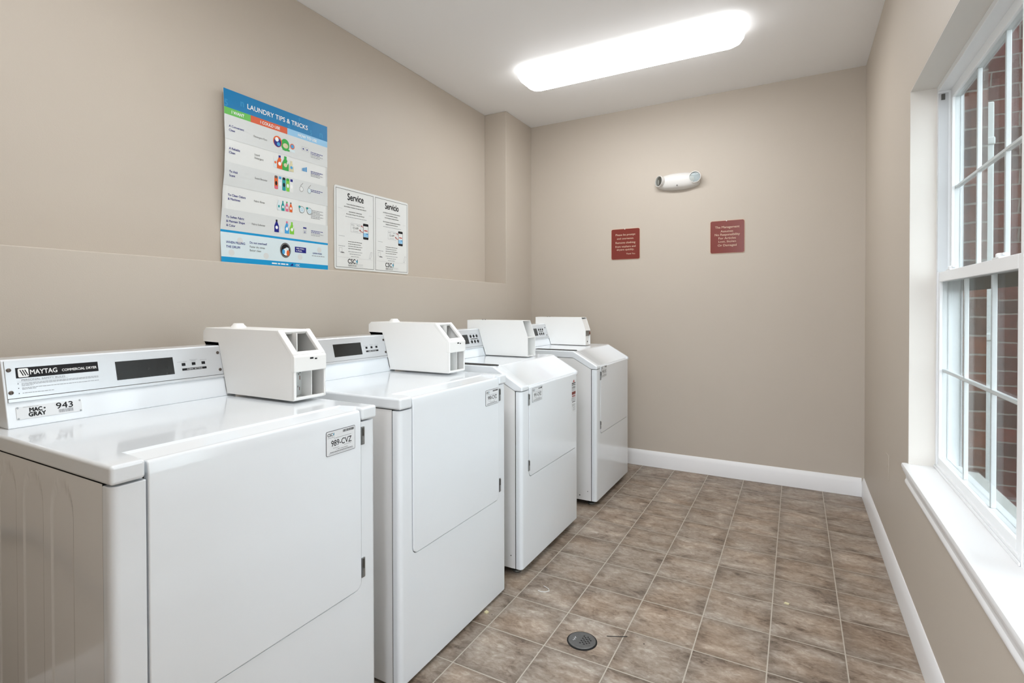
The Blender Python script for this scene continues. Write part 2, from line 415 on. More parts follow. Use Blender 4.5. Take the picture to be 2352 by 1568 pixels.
sweep_y(mb, [(x if x > XR else XR - .0005, z) for x, z in stool], WY0 + .001, WY1 - .001, TRIM)
apr = [(XR - .0002, .510), (XR - .006, .510), (XR - .0095, .516), (XR - .0095, .524), (XR - .0055, .531), (XR - .0065, .541), (XR - .012, .554), (XR - .0165, .562), (XR - .0165, .5688), (XR - .0002, .5688)]
sweep_y(mb, apr, WY0 - .006, WY1 + .004, TRIM)
struct(mb.build('trim_2'))

# ------------------------------------------------------------------ window (single hung, six lites over six)
def local(mb, P):   # shift geometry into the local frame of parent location P
    mb.v = [(x - P[0], y - P[1], z - P[2]) for x, y, z in mb.v]; return mb
def window_unit(name, UY0, UY1):
    """one single-hung unit, six lites over six, filling UY0..UY1 of the opening"""
    win = struct(bpy.data.objects.new(name, None)); C.objects.link(win); WP = (XWO, UY1, WZ0); win.location = WP
    g0, g1 = UY0 + .052, UY1 - .0346
    L_ = lambda mb: local(mb, WP)
    mb = MB(); X0, X1 = .449, .522   # outer frame
    mb.box(X0, X1, UY1 - .018, UY1, WZ0, WZ1, VINYL); mb.box(X0, X1, UY0, UY0 + .018, WZ0, WZ1, VINYL)
    mb.box(X0, X1, UY0 + .018, UY1 - .018, WZ1 - .022, WZ1, VINYL)
    mb.box(X0, X1, UY0 + .018, UY1 - .018, WZ0 - .02, WZ0 + .030, VINYL)
    mb.box(X0 - .004, X0, UY0 + .003, UY1 - .003, WZ0 + .0125, WZ0 + .022, VINYL)
    L_(mb).build('frame', win, bevel=.0025, seg=2)
    for ya, yb in ((UY1 - .0205, UY1 - .018), (UY0 + .018, UY0 + .0205)):
        tr_ = L_(MB().box(.4500, .4785, ya, yb, 1.31, WZ1 - .03, TRACK)).build('jamb_track', win)
    L_(MB().box(.458, .468, UY1 - .026, UY1 - .020, 1.935, 1.955, DSTEEL)).build('track_clip', win)
    def sash(name, xa, xb, z0, z1, zg0, zg1, zm, xg, m1, m2):
        mb = MB(); a, b = UY0 + .020, UY1 - .0195
        mb.box(xa, xb, g1, b, z0, z1, VINYL); mb.box(xa, xb, a, g0, z0, z1, VINYL)
        mb.box(xa, xb, g0, g1, z0, zg0, VINYL); mb.box(xa, xb, g0, g1, zg1, z1, VINYL)
        o = L_(mb).build(name, win, bevel=.002, seg=2)
        for yy in (g1 - m1, g1 - m2): L_(MB().box(xg - .006, xg + .006, yy - .005, yy + .005, zg0, zg1, VINYL)).build('muntin', o, bevel=.002, seg=2)
        L_(MB().box(xg - .0062, xg + .0062, g0, g1, zm - .006, zm + .006, VINYL)).build('muntin', o, bevel=.003, seg=2)
        for xx in (xg - .0075, xg + .006): L_(MB().box(xx, xx + .0015, g0, g1, zg0, zg1, GLASS)).build('glass', o, smooth=False)
        return o
    lo = sash('lower_sash', .4535, .4835, WZ0 + .024, 1.308, .632, 1.272, .950, .470, .277, .548)
    sash('upper_sash', .4860, .5160, 1.282, WZ1 - .020, 1.304, 1.935, 1.612, .502, .260, .522)
    for yy in (UY1 - .15, UY1 - .65):
        mb = MB(); mb.box(.4545, .486, yy - .026, yy + .026, 1.308, 1.312, VINYL)
        mb.lathe(Fr((.468, yy, 1.312), (1, 0, 0), (0, 1, 0)), [(.013, 0), (.013, .008), (.009, .011)], VINYL, 16)
        mb.box(.462, .474, yy - .03, yy + .006, 1.316, 1.322, VINYL)
        L_(mb).build('sash_lock', lo, bevel=.001, seg=2)
    o = L_(MB().box(.5225, .530, UY0 + .02, UY1 - .019, 1.238, 1.300, DARKW)).build('dark_rail', win); o['label'] = 'dark bar outside behind the meeting rail'  # near-black bar just outside, behind the meeting rail
    L_(MB().box(.5165, .5215, UY1 - .026, UY1 - .0185, WZ0 + .03, WZ1 - .022, TRACK)).build('blind_stop', win, bevel=.001, seg=1)
window_unit('window_1', WYM, WY1)
window_unit('added_window_2', WY0, WYM - .03)  # unseen second unit beside the first, added for more daylight
struct(MB().box(.452, .560, WYM - .0295, WYM - .0005, WZ0 - .02, WZ1, VINYL).build('trim_3'))

# outside the window
mb = MB(); mb.box(.50, .592, -1.5, WY0 - .032, -.1, 3.2, BRICK_B); mb.box(.50, .592, WY1 + .0, 4.2, -.1, 3.2, BRICK_B)
mb.box(.5225, .592, WY0 - .032, WY1, -.1, WZ0 - .029, BRICK_B); mb.box(.562, .592, WY0 - .032, WY1, WZ1 + .06, 3.2, BRICK_B)
for i in range(0): pass
o = struct(mb.build('wall_exterior'))
mb = MB(); mb.box(.62, 3.4, 3.37, 3.47, -.1, 3.4, BRICK_A)
tag(mb.build('brick_wall'), 'dark red brick wall with pale mortar seen through the window glass', 'brick wall')
mb = MB(); sweep_y(mb, [(.5225, WZ0 - .028), (.5225, WZ0 + .012), (.5745, WZ0 + .010), (.5745, WZ0 - .028)], WY0 - .03, WY1 - .002, CONC)
tag(mb.build('exterior_window_sill', bevel=.003), 'pale weathered stone sill outside below the window glass', 'window sill')
mb = MB(); mb.box(.5935, .656, 2.70, 2.785, 0.0, 1.965, DOWN)
for z in (.25, 1.05, 1.8): mb.box(.5935, .658, 2.692, 2.793, z, z + .03, DOWN)
tag(mb.build('downspout', bevel=.006), 'white vertical downspout outside against the brick beyond the window', 'downspout')
struct(MB().box(-9, 9, -12, 10, -.2, -.101, GROUND).build('ground'))

# blank cover plate on the right wall
mb = MB(); F = Fr((XR, 0, 0), (0, -1, 0), (0, 0, 1))
mb.prism(F, rrect(-3.05, .385, -2.98, .500, .004), 0, .003, WALL); mb.lathe(F, [(.004, .003), (.003, .0045)], WALL, 10, -3.015, .443)
tag(mb.build('cover_plate', bevel=.001, seg=2), 'beige painted blank cover plate on the right wall beside the window sill', 'cover plate')

# ------------------------------------------------------------------ lamps on the ceiling
def ceiling_light(cx, cy, label):
    r = thing('ceiling_light', label, 'ceiling light', (cx, cy, ZC), 'wraparound ceiling lights')
    mb = MB(); mb.box(-.60, .60, -.09, .09, -.03, -.0005, VINYL); mb.build('mounting_pan', r)
    lv = [(.645, .130, 0.0), (.645, .130, -.022), (.640, .126, -.045), (.626, .114, -.066), (.604, .094, -.080), (.572, .066, -.087), (.52, .04, -.089)]
    vs = []; fs = []; n = None
    for hx, hy, z in lv:
        p = rrect(-hx, -hy, hx, hy, min(.06, hy * .48), 6); n = len(p); vs += [(a, b, z - .001) for a, b in p]
    for k in range(len(lv) - 1):
        for i in range(n):
            j = (i + 1) % n; fs.append((k * n + i, (k + 1) * n + i, (k + 1) * n + j, k * n + j))
    fs.append(tuple((len(lv) - 1) * n + i for i in range(n)))
    mb = MB(); mb.add(vs, fs, LAMPM); mb.mi(LAMPS)
    for i in range(3 * n): mb.m[i] = 1
    mb.build('diffuser', r, angle=60)
    return r
ceiling_light(-.888, 3.062, 'long white wraparound lamp glowing on the ceiling above the two slanted machines')
ceiling_light(-.80, .80, 'long white wraparound lamp added out of view on the ceiling above the dryer nearest the camera')  # second fixture is out of view, added to brighten the room

# ------------------------------------------------------------------ machines
W = .676
def finish_front(bm):
    es = [e for e in bm.edges if all(abs(v.co.x) < 1e-4 for v in e.verts) and (all(v.co.y < 1e-4 for v in e.verts) or all(v.co.y > W - 1e-4 for v in e.verts))]
    bmesh.ops.bevel(bm, geom=es, offset=.016, segments=6, affect='EDGES', profile=.5)

def arc(cx, cy, r, a0, a1, n=6):
    return [(cx + r * math.cos(R_(a0 + (a1 - a0) * i / n)), cy + r * math.sin(R_(a0 + (a1 - a0) * i / n))) for i in range(n + 1)]

def side_panel(parent, y, sgn, z0, z1, x0=-.68, x1=-.032, D=None):
    """pressed side sheet with arch-topped flutes, a soft height field; sgn -1 faces -y"""
    nx, nz = 300, 90
    zs = [z0 + (z1 - z0) * (i / nz) for i in range(nz + 1)]
    cs = [-.190, -.318, -.446, -.574]
    def dep(x, z):
        best = 0
        for c in cs:
            hw, top, bot = .047, z1 - .022, z0 + .14
            ax = abs(x - c)
            if z > top - hw * 1.35: q = math.hypot(ax, max(0, z - (top - hw * 1.35)) / 1.35) - hw
            elif z < bot: q = math.hypot(ax, bot - z) - hw
            else: q = ax - hw
            tt = min(1, max(0, -q / .0045)); best = max(best, tt * tt * (3 - 2 * tt))
        return best * .0022
    vs = []; fs = []
    for z in zs:
        for i in range(nx + 1):
            x = x0 + (x1 - x0) * i / nx; vs.append((x, y - sgn * dep(x, z), z))
    for k in range(nz):
        for i in range(nx):
            a = k * (nx + 1) + i; f = (a, a + 1, a + nx + 2, a + nx + 1); fs.append(f if sgn < 0 else f[::-1])
    mb = MB(); mb.add(vs, fs, ENAMEL_SIDE)
    return mb.build('side_panel', parent, angle=80, recalc=False)

def feet(root, z0):
    for x, y in ((-.05, .05), (-.05, W - .05), (-.62, .05), (-.62, W - .05)):
        mb = MB(); mb.lathe(Fr((x, y, 0), (1, 0, 0), (0, 1, 0)), [(.020, 0), (.022, .004), (.020, .010), (.007, .012), (.007, z0 + .012)], DSTEEL, 14)
        mb.build('levelling_foot', root)

def front_shell(root, z0, ztop, dL, dR, dB, hinge_side, fold):
    """door front panel with a U-shaped opening that the door drops into"""
    g = .0025; r = .026
    pts = [(0, z0), (W, z0), (W, ztop), (dR + g, ztop)]
    pts += arc(dR + g - r, dB - g + r, r, 0, -90) + arc(dL - g + r, dB - g + r, r, -90, -180) + [(dL - g, ztop), (0, ztop)]
    mb = MB(); mb.prism(FX, pts, -.030, 0, ENAMEL)
    mb.build('front_panel', root, bevel=.002, seg=2, pre=finish_front, angle=50)
    mb = MB(); mb.box(-.034, -.012, dL - .02, dR + .02, dB - .02, ztop - .002, GAP); mb.build('door_gap_shade', root)  # dark sheet behind the door, painting shade into the gap around it

def door(root, dL, dR, dB, top, xf, crease=None, rb=.008):
    r = .022
    pts = arc(dR - r, dB + r, r, -90, 0) + [(dR, top), (dL, top)] + arc(dL + r, dB + r, r, 180, 270)
    def pre(bm):
        if crease:
            bmesh.ops.bisect_plane(bm, geom=bm.verts[:] + bm.edges[:] + bm.faces[:], plane_co=(0, 0, crease), plane_no=(0, 0, 1))
            for v in bm.verts:
                if v.co.z > top - .001 and v.co.x > 0: v.co.x -= .004
        es = [e for e in bm.edges if all(v.co.z > top - .001 and v.co.x > -.005 for v in e.verts)]
        bmesh.ops.bevel(bm, geom=es, offset=rb, segments=5, affect='EDGES', profile=.5)
    mb = MB(); mb.prism(FX, pts, -.016, xf, ENAMEL)
    return mb.build('door', root, bevel=.003, seg=3, pre=pre, angle=50)

def hinge(root, y0, y1, z0, z1):
    mb = MB(); mb.box(-.002, .0035, y0, y1, z0, z1, STEEL); ym = (y0 + y1) / 2
    mb.tube([(.004, ym, z0 + .003), (.004, ym, (z0 + z1) / 2 - .001)], .0032, STEEL); mb.tube([(.004, ym, (z0 + z1) / 2 + .001), (.004, ym, z1 - .003)], .0032, DSTEEL)
    mb.build('hinge', root)

# ---- coin boxes (local origin: front, near side, bottom)
def coin_box_moulded(root, loc):
    w_ = .118; T = .003
    P = [(0, 0), (0, .131), (-.069, .204), (-.420, .207), (-.435, .196), (-.435, .162), (-.352, .160), (-.309, 0)]
    Fs = Fr((0, 0, 0), (1, 0, 0), (0, 0, 1))    # N = -y ; a = x, b = z
    mb = MB()
    mb.prism(Fs, P, -T, 0, BOXW); mb.prism(Fs, P, -w_, -(w_ - T), BOXW)
    mb.prism(Fs, [(-.069, .204), (-.420, .207), (-.435, .196), (-.435, .162), (-.352, .160), (-.309, 0), (-.312, 0), (-.356, .163), (-.432, .165), (-.432, .194), (-.419, .204), (-.069, .201)][::1], -(w_ - T), -T, BOXW)
    mb.box(-.309, 0, T, w_ - T, 0, T, BOXW)
    h = mb.build('coin_box', root, bevel=.0016, seg=3, loc=loc, angle=30); h['label'] = 'white moulded coin box with open slots'
    MB().box(-.425, -.357, .010, w_ - .010, .1520, .1615, ENAMEL).build('mounting_plate', h)
    # moulded bezel : sloped frame + front brow + lower frame
    k = Vector((.069, 0, -.073)); ln = k.length
    Fb = Fr((-.069, 0, .204), (0, 1, 0), -k)     # a = y, b up the slope from the top corner (negative downward)
    mb = MB(); d1 = .005
    mb.fbox(Fb, -.001, .019, -ln, .0, -.008, d1, BOXW); mb.fbox(Fb, w_ - .017, w_ + .001, -ln, .0, -.008, d1, BOXW)
    mb.fbox(Fb, .019, w_ - .017, -.012, .0, -.008, d1, BOXW); mb.fbox(Fb, .019, w_ - .017, -ln, -ln + .014, -.008, d1, BOXW)
    mb.build('sloped_bezel', h, bevel=.0035, seg=4)
    mb = MB(); mb.prism(Fr((0, 0, 0), (1, 0, 0), (0, 0, 1)), [(-.012, .084), (.007, .084), (.007, .128), (.002, .134), (-.012, .134)], -w_ - .001, .001, BOXW)
    mb.build('brow', h, bevel=.003, seg=3)
    mb = MB(); mb.rect(Fr((.0072, 0, 0), (0, 1, 0), (0, 0, 1)), .055, .119, .068, .124, .0002, BLACK); mb.rect(Fr((.0072, 0, 0), (0, 1, 0), (0, 0, 1)), .073, .117, .082, .121, .0002, BLACK)
    flat(mb, 'worn_mark', h)
    mb = MB(); mb.box(-.004, .004, 0, .009, .002, .085, BOXW); mb.box(-.004, .004, w_ - .006, w_, .002, .085, BOXW); mb.box(-.004, .004, .009, w_ - .006, .002, .010, BOXW)
    mb.build('lower_frame', h, bevel=.002, seg=2)
    mb = MB()
    mb.box(-.056, -.052, T, w_ * .62, .004, .125, PAPER2); mb.box(-.052, -.008, w_ * .62, w_ * .62 + .002, .004, .082, BOXW)
    mb.box(-.120, -.004, .006, w_ - T, .088, .090, BOXW)
    mb.box(-.110, -.107, T, w_ * .42, .092, .200, STEEL); mb.box(-.107, -.045, w_ * .42, w_ * .42 + .004, .092, .195, BOXW)
    r = random.Random(4)
    F = Fr((-.0518, 0, 0), (0, 1, 0), (0, 0, 1))
    for i in range(10):
        y = r.uniform(.02, .07); z = r.uniform(.015, .08); mb.rect(F, y, z, y + r.uniform(.001, .003), z + r.uniform(.002, .014), .0004, DSTEEL if i % 3 else RUST)
    mb.disc(F, .018, .022, .008, .0006, RUST)
    mb.build('inner_plate', h)
    mb = MB(); mb.lathe(Fr((-.335, w_ * .5, .2055), (1, 0, 0), (0, 1, 0)), [(.026, 0), (.024, .004), (.018, .010), (.016, .014), (.013, .015)], BOXW, 24)
    mb.build('lock_knob', h)
    return h

def coin_box_steel(root, loc, slide):
    w_ = .093; T = .002
    P = [(0, 0), (0, .102), (-.030, .190), (-.376, .190), (-.376, .140), (-.3015, .140), (-.257, 0)]
    Fs = Fr((0, 0, 0), (1, 0, 0), (0, 0, 1))
    mb = MB()
    mb.prism(Fs, P, -T, 0, BOXW); mb.prism(Fs, P, -w_, -(w_ - T), BOXW)
    mb.prism(Fs, [(-.030, .190), (-.376, .190), (-.376, .140), (-.3015, .140), (-.257, 0), (-.260, 0), (-.3045, .143), (-.373, .143), (-.373, .187), (-.030, .187)], -(w_ - T), -T, BOXW)
    mb.box(-.257, 0, T, w_ - T, 0, .003, BOXW)
    mb.prism(Fs, [(0, .098), (0, .102), (-.06, .102), (-.06, .098)], -(w_ - T), -T, BOXW)
    h = mb.build('coin_box', root, bevel=.0007, seg=2, loc=loc, angle=30); h['label'] = 'white folded steel coin box with slanted front'
    mb = MB(); mb.box(-.075, -.072, T, w_ - T, .103, .187, STEEL); mb.box(-.062, -.060, T, w_ - T, .003, .098, PAPER2); mb.build('inner_plate', h)
    if slide:
        mb = MB(); mb.box(-.014, -.010, T, w_ - T, .004, .098, BOXW)
        mb.box(-.010, -.002, .004, w_ - .012, .062, .096, STEEL); mb.box(-.004, .002, w_ - .012, w_ - .004, .070, .092, RUST)
        mb.lathe(Fr((-.010, .062, .022), (0, 1, 0), (0, 0, 1)), [(.006, 0), (.005, .002)], DSTEEL, 12)
        mb.build('coin_slide', h); 
        Fk = Fr((-.0285, 0, .190), (0, 1, 0), (-.030, 0, .088))
        mb = MB(); mb.fbox(Fk, T, w_ - T, -.092, -.012, -.006, -.003, BOXW); mb.build('slant_plate', h)
    else:
        mb = MB(); mb.lathe(Fr((-.058, .060, .022), (0, 1, 0), (0, 0, 1)), [(.006, 0), (.005, .002)], STEEL, 12); mb.build('lock_screw', h)
    for dx in (-.285, -.295, -.305): MB().tube([(dx, w_ * .5, .190), (dx, w_ * .5, .194)], .0022, STEEL if dx == -.295 else DSTEEL, 8).build('top_stud', h)
    return h

def make_console(root, x0, lean, zb, zt, y0, y1, kind, full_print):
    """lean back control console; x0 = face x at zb"""
    k = .0
    P = [(x0, zb), (x0 - lean, zt - .003), (x0 - lean - .003, zt), (x0 - lean - .085, zt), (x0 - lean - .085, zb)]
    mb = MB(); mb.prism(Fr((0, 0, 0), (1, 0, 0), (0, 0, 1)), P, -y1, -y0, ENAMEL)
    con = mb.build('console', root, bevel=.002, seg=2, angle=30)
    V = Vector((-lean, 0, zt - zb)); L = V.length; vz = V.z / L
    F = Fr((x0, 0, zb), (0, 1, 0), V)
    B = lambda z: (z - zb) / vz
    mb = MB(); mb.fbox(F, y0 + .005, y1 - .002, B(.9725), B(zt - .004), -.001, .0022, ALU); 
    pl = mb.build('control_plate', con, bevel=.0006, seg=1)
    mb = MB(); mb.fbox(F, y0 + .005, y1 - .002, B(.9635), B(.9712), -.001, .0045, ALU); mb.fbox(F, y0 + .005, y1 - .002, B(.9712), B(.9725), -.0005, .0012, DSTEEL)
    mb.build('lip', con, bevel=.0008, seg=1)
    return con, F, B

def mk_screw(con, F, a, b, d=.0022, r=.0048):
    mb = MB(); mb.lathe(F, [(r, d), (r, d + .0012), (r * .6, d + .002)], SCREW, 14, a, b); mb.build('screw', con)

def csc_logo(mb, F, a, b, h, d):
    """CSC letters with the small faceted blue-green mark; a,b lower-left, h cap height"""
    mb.text(F, 'CSC', a, b, a + h * 2.35, b + h, d, BLACK, 2)
    x = a + h * 2.5
    mb.poly(F, [(x, b + h * .55), (x + h * .3, b + h * .2), (x + h * .3, b + h * 1.0)], d, SKYB)
    mb.poly(F, [(x + h * .32, b - h * .15), (x + h * .62, b + h * .6), (x + h * .32, b + h * .8)], d, TEAL)
    mb.poly(F, [(x + h * .1, b + h * .1), (x + h * .3, b - h * .12), (x + h * .3, b + h * .15)], d, BLACK)
    mb.poly(F, [(x + h * .35, b + h * .85), (x + h * .58, b + h * .7), (x + h * .55, b + h * 1.1)], d, BLACK)

def barcode(mb, F, a0, b0, a1, b1, d, M=BLACK, seed=1):
    r = random.Random(seed); a = a0
    while a < a1:
        wd = r.choice((.0007, .0007, .0014)); mb.rect(F, a, b0, min(a + wd, a1), b1, d, M); a += wd + r.choice((.0006, .0011))

def asset_sticker(root, a0, b0, a1, b1, code, x):
    F = Fr((x, a0, b0), (0, 1, 0), (0, 0, 1)); w_, h = a1 - a0, b1 - b0
    mb = MB(); mb.prism(F, rrect(0, 0, w_, h, .004), 0, .0004, BLACK); mb.prism(F, rrect(.0011, .0011, w_ - .0011, h - .0011, .003), 0, .0007, STICK)
    st = mb.build('asset_sticker', root, smooth=False); st['label'] = 'white barcode sticker printed ' + code
    mb = MB(); d = .0009
    csc_logo(mb, F, .004, h - .0135, .0075, d); mb.greek(F, .005, .028, h - .018, .0012, d, GREYP)
    barcode(mb, F, w_ - .045, h - .0105, w_ - .004, h - .004, d, BLACK, len(code))
    mb.greek(F, w_ * .25, w_ * .85, h - .021, .0011, d, GREYP, 3)
    mb.text(F, code, w_ * .16, h * .36, w_ * .86, h * .60, d, BLACK, .6)
    mb.greek(F, w_ * .22, w_ * .42, h * .27, .0012, d, GREYP, 5); mb.greek(F, w_ * .60, w_ * .84, h * .30, .0011, d, GREYP, 6)
    mb.text(F, '1-877-264-6622', w_ * .34, h * .185, w_ * .72, h * .215, d, BLACK, .5)
    mb.greek(F, w_ * .12, w_ * .9, h * .115, .0013, d, BLACK, 8); mb.greek(F, w_ * .08, w_ * .92, h * .065, .0009, d, GREYP, 9); mb.rect(F, w_ * .08, h * .10, w_ * .92, h * .106, d, GREYP)
    flat(mb, 'lettering', st)

# ---- dryer prototype
def make_dryer(loc, label):
    z0, zt = .012, .905
    r = thing('clothes_dryer', label, 'clothes dryer', loc, 'coin-operated laundry machines in a row')
    mb = MB(); mb.box(-.679, -.034, .010, W - .010, z0, .868, GAP); mb.box(-.6805, -.6795, .004, W - .004, z0 + .01, .866, ENAMEL_SIDE); mb.build('cabinet', r)
    side_panel(r, .0015, -1, z0, .868); side_panel(r, W - .0015, 1, z0, .868)
    dL, dR, dB = .062, .616, .404
    front_shell(r, z0, .866, dL, dR, dB, 'R', .893)
    d = door(r, dL, dR, dB, .899, .003, crease=.871, rb=.007)
    # top panel: a height field box with a shallow bevelled front landing above the door
    xs = [-.690, -.084, -.078, -.018, .004]; ys = [-.002, dL - .005, dL + .002, dR - .012, dR + .003, W + .002]
    vs = []; idx = {}
    for lev in (0, 1):
        for j, y in enumerate(ys):
            for i, x in enumerate(xs):
                z = .8695 if lev == 0 else zt
                if lev == 1 and i >= 2 and j in (2, 3): z = .9005 if i == 2 else .892
                idx[(lev, j, i)] = len(vs); vs.append((x, y, z))
    fs = []
    cell = lambda j, i: not (i == 3 and j in (1, 2, 3))
    for j in range(5):
        for i in range(4):
            if not cell(j, i): continue
            for lev in (0, 1):
                q = (idx[(lev, j, i)], idx[(lev, j, i + 1)], idx[(lev, j + 1, i + 1)], idx[(lev, j + 1, i)]); fs.append(q if lev else q[::-1])
            for dj, di, (p, q2) in ((-1, 0, ((j, i), (j, i + 1))), (1, 0, ((j + 1, i + 1), (j + 1, i))), (0, 1, ((j, i + 1), (j + 1, i + 1))), (0, -1, ((j + 1, i), (j, i)))):
                jj, ii = j + dj, i + di
                if 0 <= jj < 5 and 0 <= ii < 4 and cell(jj, ii): continue
                fs.append((idx[(0,) + p], idx[(0,) + q2], idx[(1,) + q2], idx[(1,) + p]))
    mb = MB(); mb.add(vs, fs, ENAMEL); mb.build('top_panel', r, bevel=.011, seg=5, angle=18, bangle=60)
    hinge(r, .6165, .6285, .803, .852); hinge(r, .6165, .6285, .432, .486)
    feet(r, z0)
    return r

def dryer_console(root, x0, dy, banner):
    con, F, B = make_console(root, x0, .040, .905, 1.0635, .030, .60, 'dryer', True)
    con.location.y = dy
    d = .0025
    mb = MB(); mb.rect(F, .2650, B(.9885), .4175, B(1.0378), d, SCREEN); flat(mb, 'display_window', con, 'dark rectangular display window')
    for a in (.4464, .4769, .5072): MB().fbox(F, a - .0052, a + .0052, B(1.0136) - .0042, B(1.0136) + .0042, .0022, .0034, BLACK).build('selector_button', con)
    mb = MB(); mb.rect(F, .4405, B(.9955), .5155, B(1.0020), d, BLACK); mb.text(F, 'FABRIC SETTING', .455, B(.9968), .502, B(1.0005), d + .0002, WHITEP)
    mb.text(F, 'WASH & WEAR', .428, B(1.0205), .457, B(1.0228), d, GREYP); mb.text(F, 'PERMANENT', .466, B(1.0240), .490, B(1.0263), d, GREYP); mb.text(F, 'PRESS', .470, B(1.0205), .484, B(1.0228), d, GREYP)
    mb.text(F, 'DELICATE', .498, B(1.0215), .519, B(1.0240), d, GREYP)
    flat(mb, 'button_legend', con)
    for a, b in ((.042, 1.038), (.042, .986), (.5585, 1.0405), (.5585, .9875)): mk_screw(con, F, a, B(b))
    if banner:
        mb = MB(); mb.rect(F, .0542, B(1.0178), .2243, B(1.0422), d, BLACK); D = d + .0003
        mb.poly(F, rrect(.0585, B(1.0195), .0785, B(1.0400), .003), D, WHITEP)
        for i in range(3):
            a = .0615 + i * .0046; mb.poly(F, [(a, B(1.0365)), (a + .0022, B(1.0365)), (a + .0075, B(1.0230)), (a + .0053, B(1.0230))], D + .0002, BLACK)
        mb.text(F, 'MAYTAG', .0815, B(1.0245), .1350, B(1.0355), D, WHITEP, 1.5)
        mb.text(F, 'COMMERCIAL DRYER', .1450, B(1.0252), .2205, B(1.0312), D, WHITEP, 1.5)
        mb.text(F, 'PERSONAL SAFETY RULES', .0640, B(1.0105), .1500, B(1.0148), d, GREYP, 1); mb.rect(F, .0550, B(1.0085), .1560, B(1.0090), d, GREYP)
        for b in (1.0052, .9946, .9828): mb.disc(F, .0567, B(b), .0011, d, BLACK, 10)
        for b, a1 in ((1.0045, .222), (1.0018, .222), (.9990, .085), (.9938, .222), (.9910, .090), (.9820, .125)): mb.greek(F, .063, a1, B(b), .0014, d, GREYP, int(b * 9999))
        o = flat(mb, 'brand_banner', con, 'black maker banner above small safety rules')
        # property plate on the white kick strip
        mb = MB(); mb.prism(Fr(F(0, 0), F.U, F.V), rrect(.0475, B(.9230), .1780, B(.9522), .002), -.0003, .0012, STICK)
        pl = mb.build('property_plate', con, bevel=.0004, seg=1); pl['label'] = 'white riveted plate numbered 943'
        mb = MB(); d2 = .0015
        mb.text(F, 'PROPERTY OF', .0610, B(.9488), .0900, B(.9508), d2, GREYP); mb.text(F, 'MAC', .0725, B(.9382), .0965, B(.9470), d2, BLACK, 4); mb.disc(F, .1015, B(.9430), .0020, d2, BLACK, 12)
        mb.text(F, 'GRAY', .0700, B(.9275), .1030, B(.9365), d2, BLACK, 4)
        mb.text(F, '943', .1245, B(.9362), .1590, B(.9505), d2, BLACK, .8); barcode(mb, F, .1290, B(.9268), .1588, B(.9345), d2, GREYP, 9)
        flat(mb, 'lettering', pl)
        for a, b in ((.0510, .9500), (.0510, .9252), (.1745, .9500), (.1745, .9250)):
            mb = MB(); mb.lathe(F, [(.0022, .0012), (.0018, .002)], STEEL, 10, a, B(b)); mb.build('rivet', pl)
    return con

D1 = (-1.053, .476, 0); D2 = (-1.053, 1.259, 0)
d1 = make_dryer(D1, 'large white coin dryer nearest the camera with 943 plate and 989-CVZ sticker')
d2 = copy_tree(d1); d2.location = D2; d2['label'] = 'white coin dryer with 990-CVZ sticker standing second from the camera'
dryer_console(d1, -.525, 0, True); dryer_console(d2, -.499, -.032, False)
coin_box_moulded(d1, (-.213, .567, .9125)); coin_box_moulded(d2, (-.187, .532, .9125))
asset_sticker(d1, .4895, .8000, .5920, .8640, '989-CVZ', .0035); asset_sticker(d2, .5085, .7980, .6080, .8595, '990-CVZ', .0035)

# ---- slanted machines
def make_slant(loc, label, red):
    z0, zt = .032, .919
    r = thing('front_load_machine', label, 'laundry machine', loc, 'coin-operated laundry machines in a row')
    Fs = Fr((0, 0, 0), (1, 0, 0), (0, 0, 1))
    cp = lambda e, x1=-.034: [(-.68, z0), (x1, z0), (x1, .813 - e), (-.146, .875 - e), (-.68, .875 - e)]
    mb = MB(); mb.prism(Fs, cp(.001), -(W - .003), -.003, GAP); mb.build('cabinet', r)
    for y0, y1 in ((.0015, .0035), (W - .0035, W - .0015)):
        mb = MB(); mb.prism(Fs, cp(.0, -.0335), -y1, -y0, ENAMEL_SIDE)
        for x, z in ((-.055, z0 + .045), (-.10, z0 + .02)): pass
        mb.build('side_panel', r)
    mb = MB(); mb.lathe(Fr((0, .0015, 0), (1, 0, 0), (0, 0, 1)), [(.004, 0), (.004, .001)], DSTEEL, 12, -.105, z0 + .026); mb.build('side_screw', r); mb = MB(); mb.lathe(Fr((0, .0015, 0), (1, 0, 0), (0, 0, 1)), [(.0025, 0), (.0025, .001)], DSTEEL, 12, -.055, z0 + .055)
    mb.build('side_screw', r)
    dL, dR, dB = .073, .652, .424
    front_shell(r, z0, .8125, dL, dR, dB, 'L', .82)
    door(r, dL, dR, dB, .826, .002, rb=.006)
    ys = [-.002, dL - .008, dL + .004, dR - .004, dR + .004, W + .002]
    prof_r = [(-.690, .919), (-.144, .919), (.003, .834), (.003, .8145), (-.036, .8145), (-.148, .8765), (-.690, .8765)]
    prof_c = [(-.690, .919), (-.140, .918), (-.006, .8285), (-.012, .8145), (-.036, .8145), (-.148, .8765), (-.690, .8765)]
    vs = []; n = 7
    for j, y in enumerate(ys): vs += [(x, y, z) for x, z in (prof_c if j in (2, 3) else prof_r)]
    fs = [tuple(range(n)), tuple(reversed(range(5 * n, 6 * n)))]
    for j in range(5):
        for i in range(n): fs.append((j * n + i, (j + 1) * n + i, (j + 1) * n + (i + 1) % n, j * n + (i + 1) % n))
    mb = MB(); mb.add(vs, fs, ENAMEL); mb.build('top_panel', r, bevel=.009, seg=5, angle=28)
    mb = MB(); mb.prism(FZ, [(-.40, .008), (-.165, .008), (-.132, .034), (-.150, .050), (-.40, .050)], .919, .9225, RUBBER)
    o = mb.build('side_slot_trim', r, bevel=.0008, seg=1); o['label'] = 'long dark slot along the edge of the lid'
    hinge(r, .062, .0715, .745, .797); hinge(r, .062, .0715, .452, .500)
    feet(r, z0)
    # console
    return r
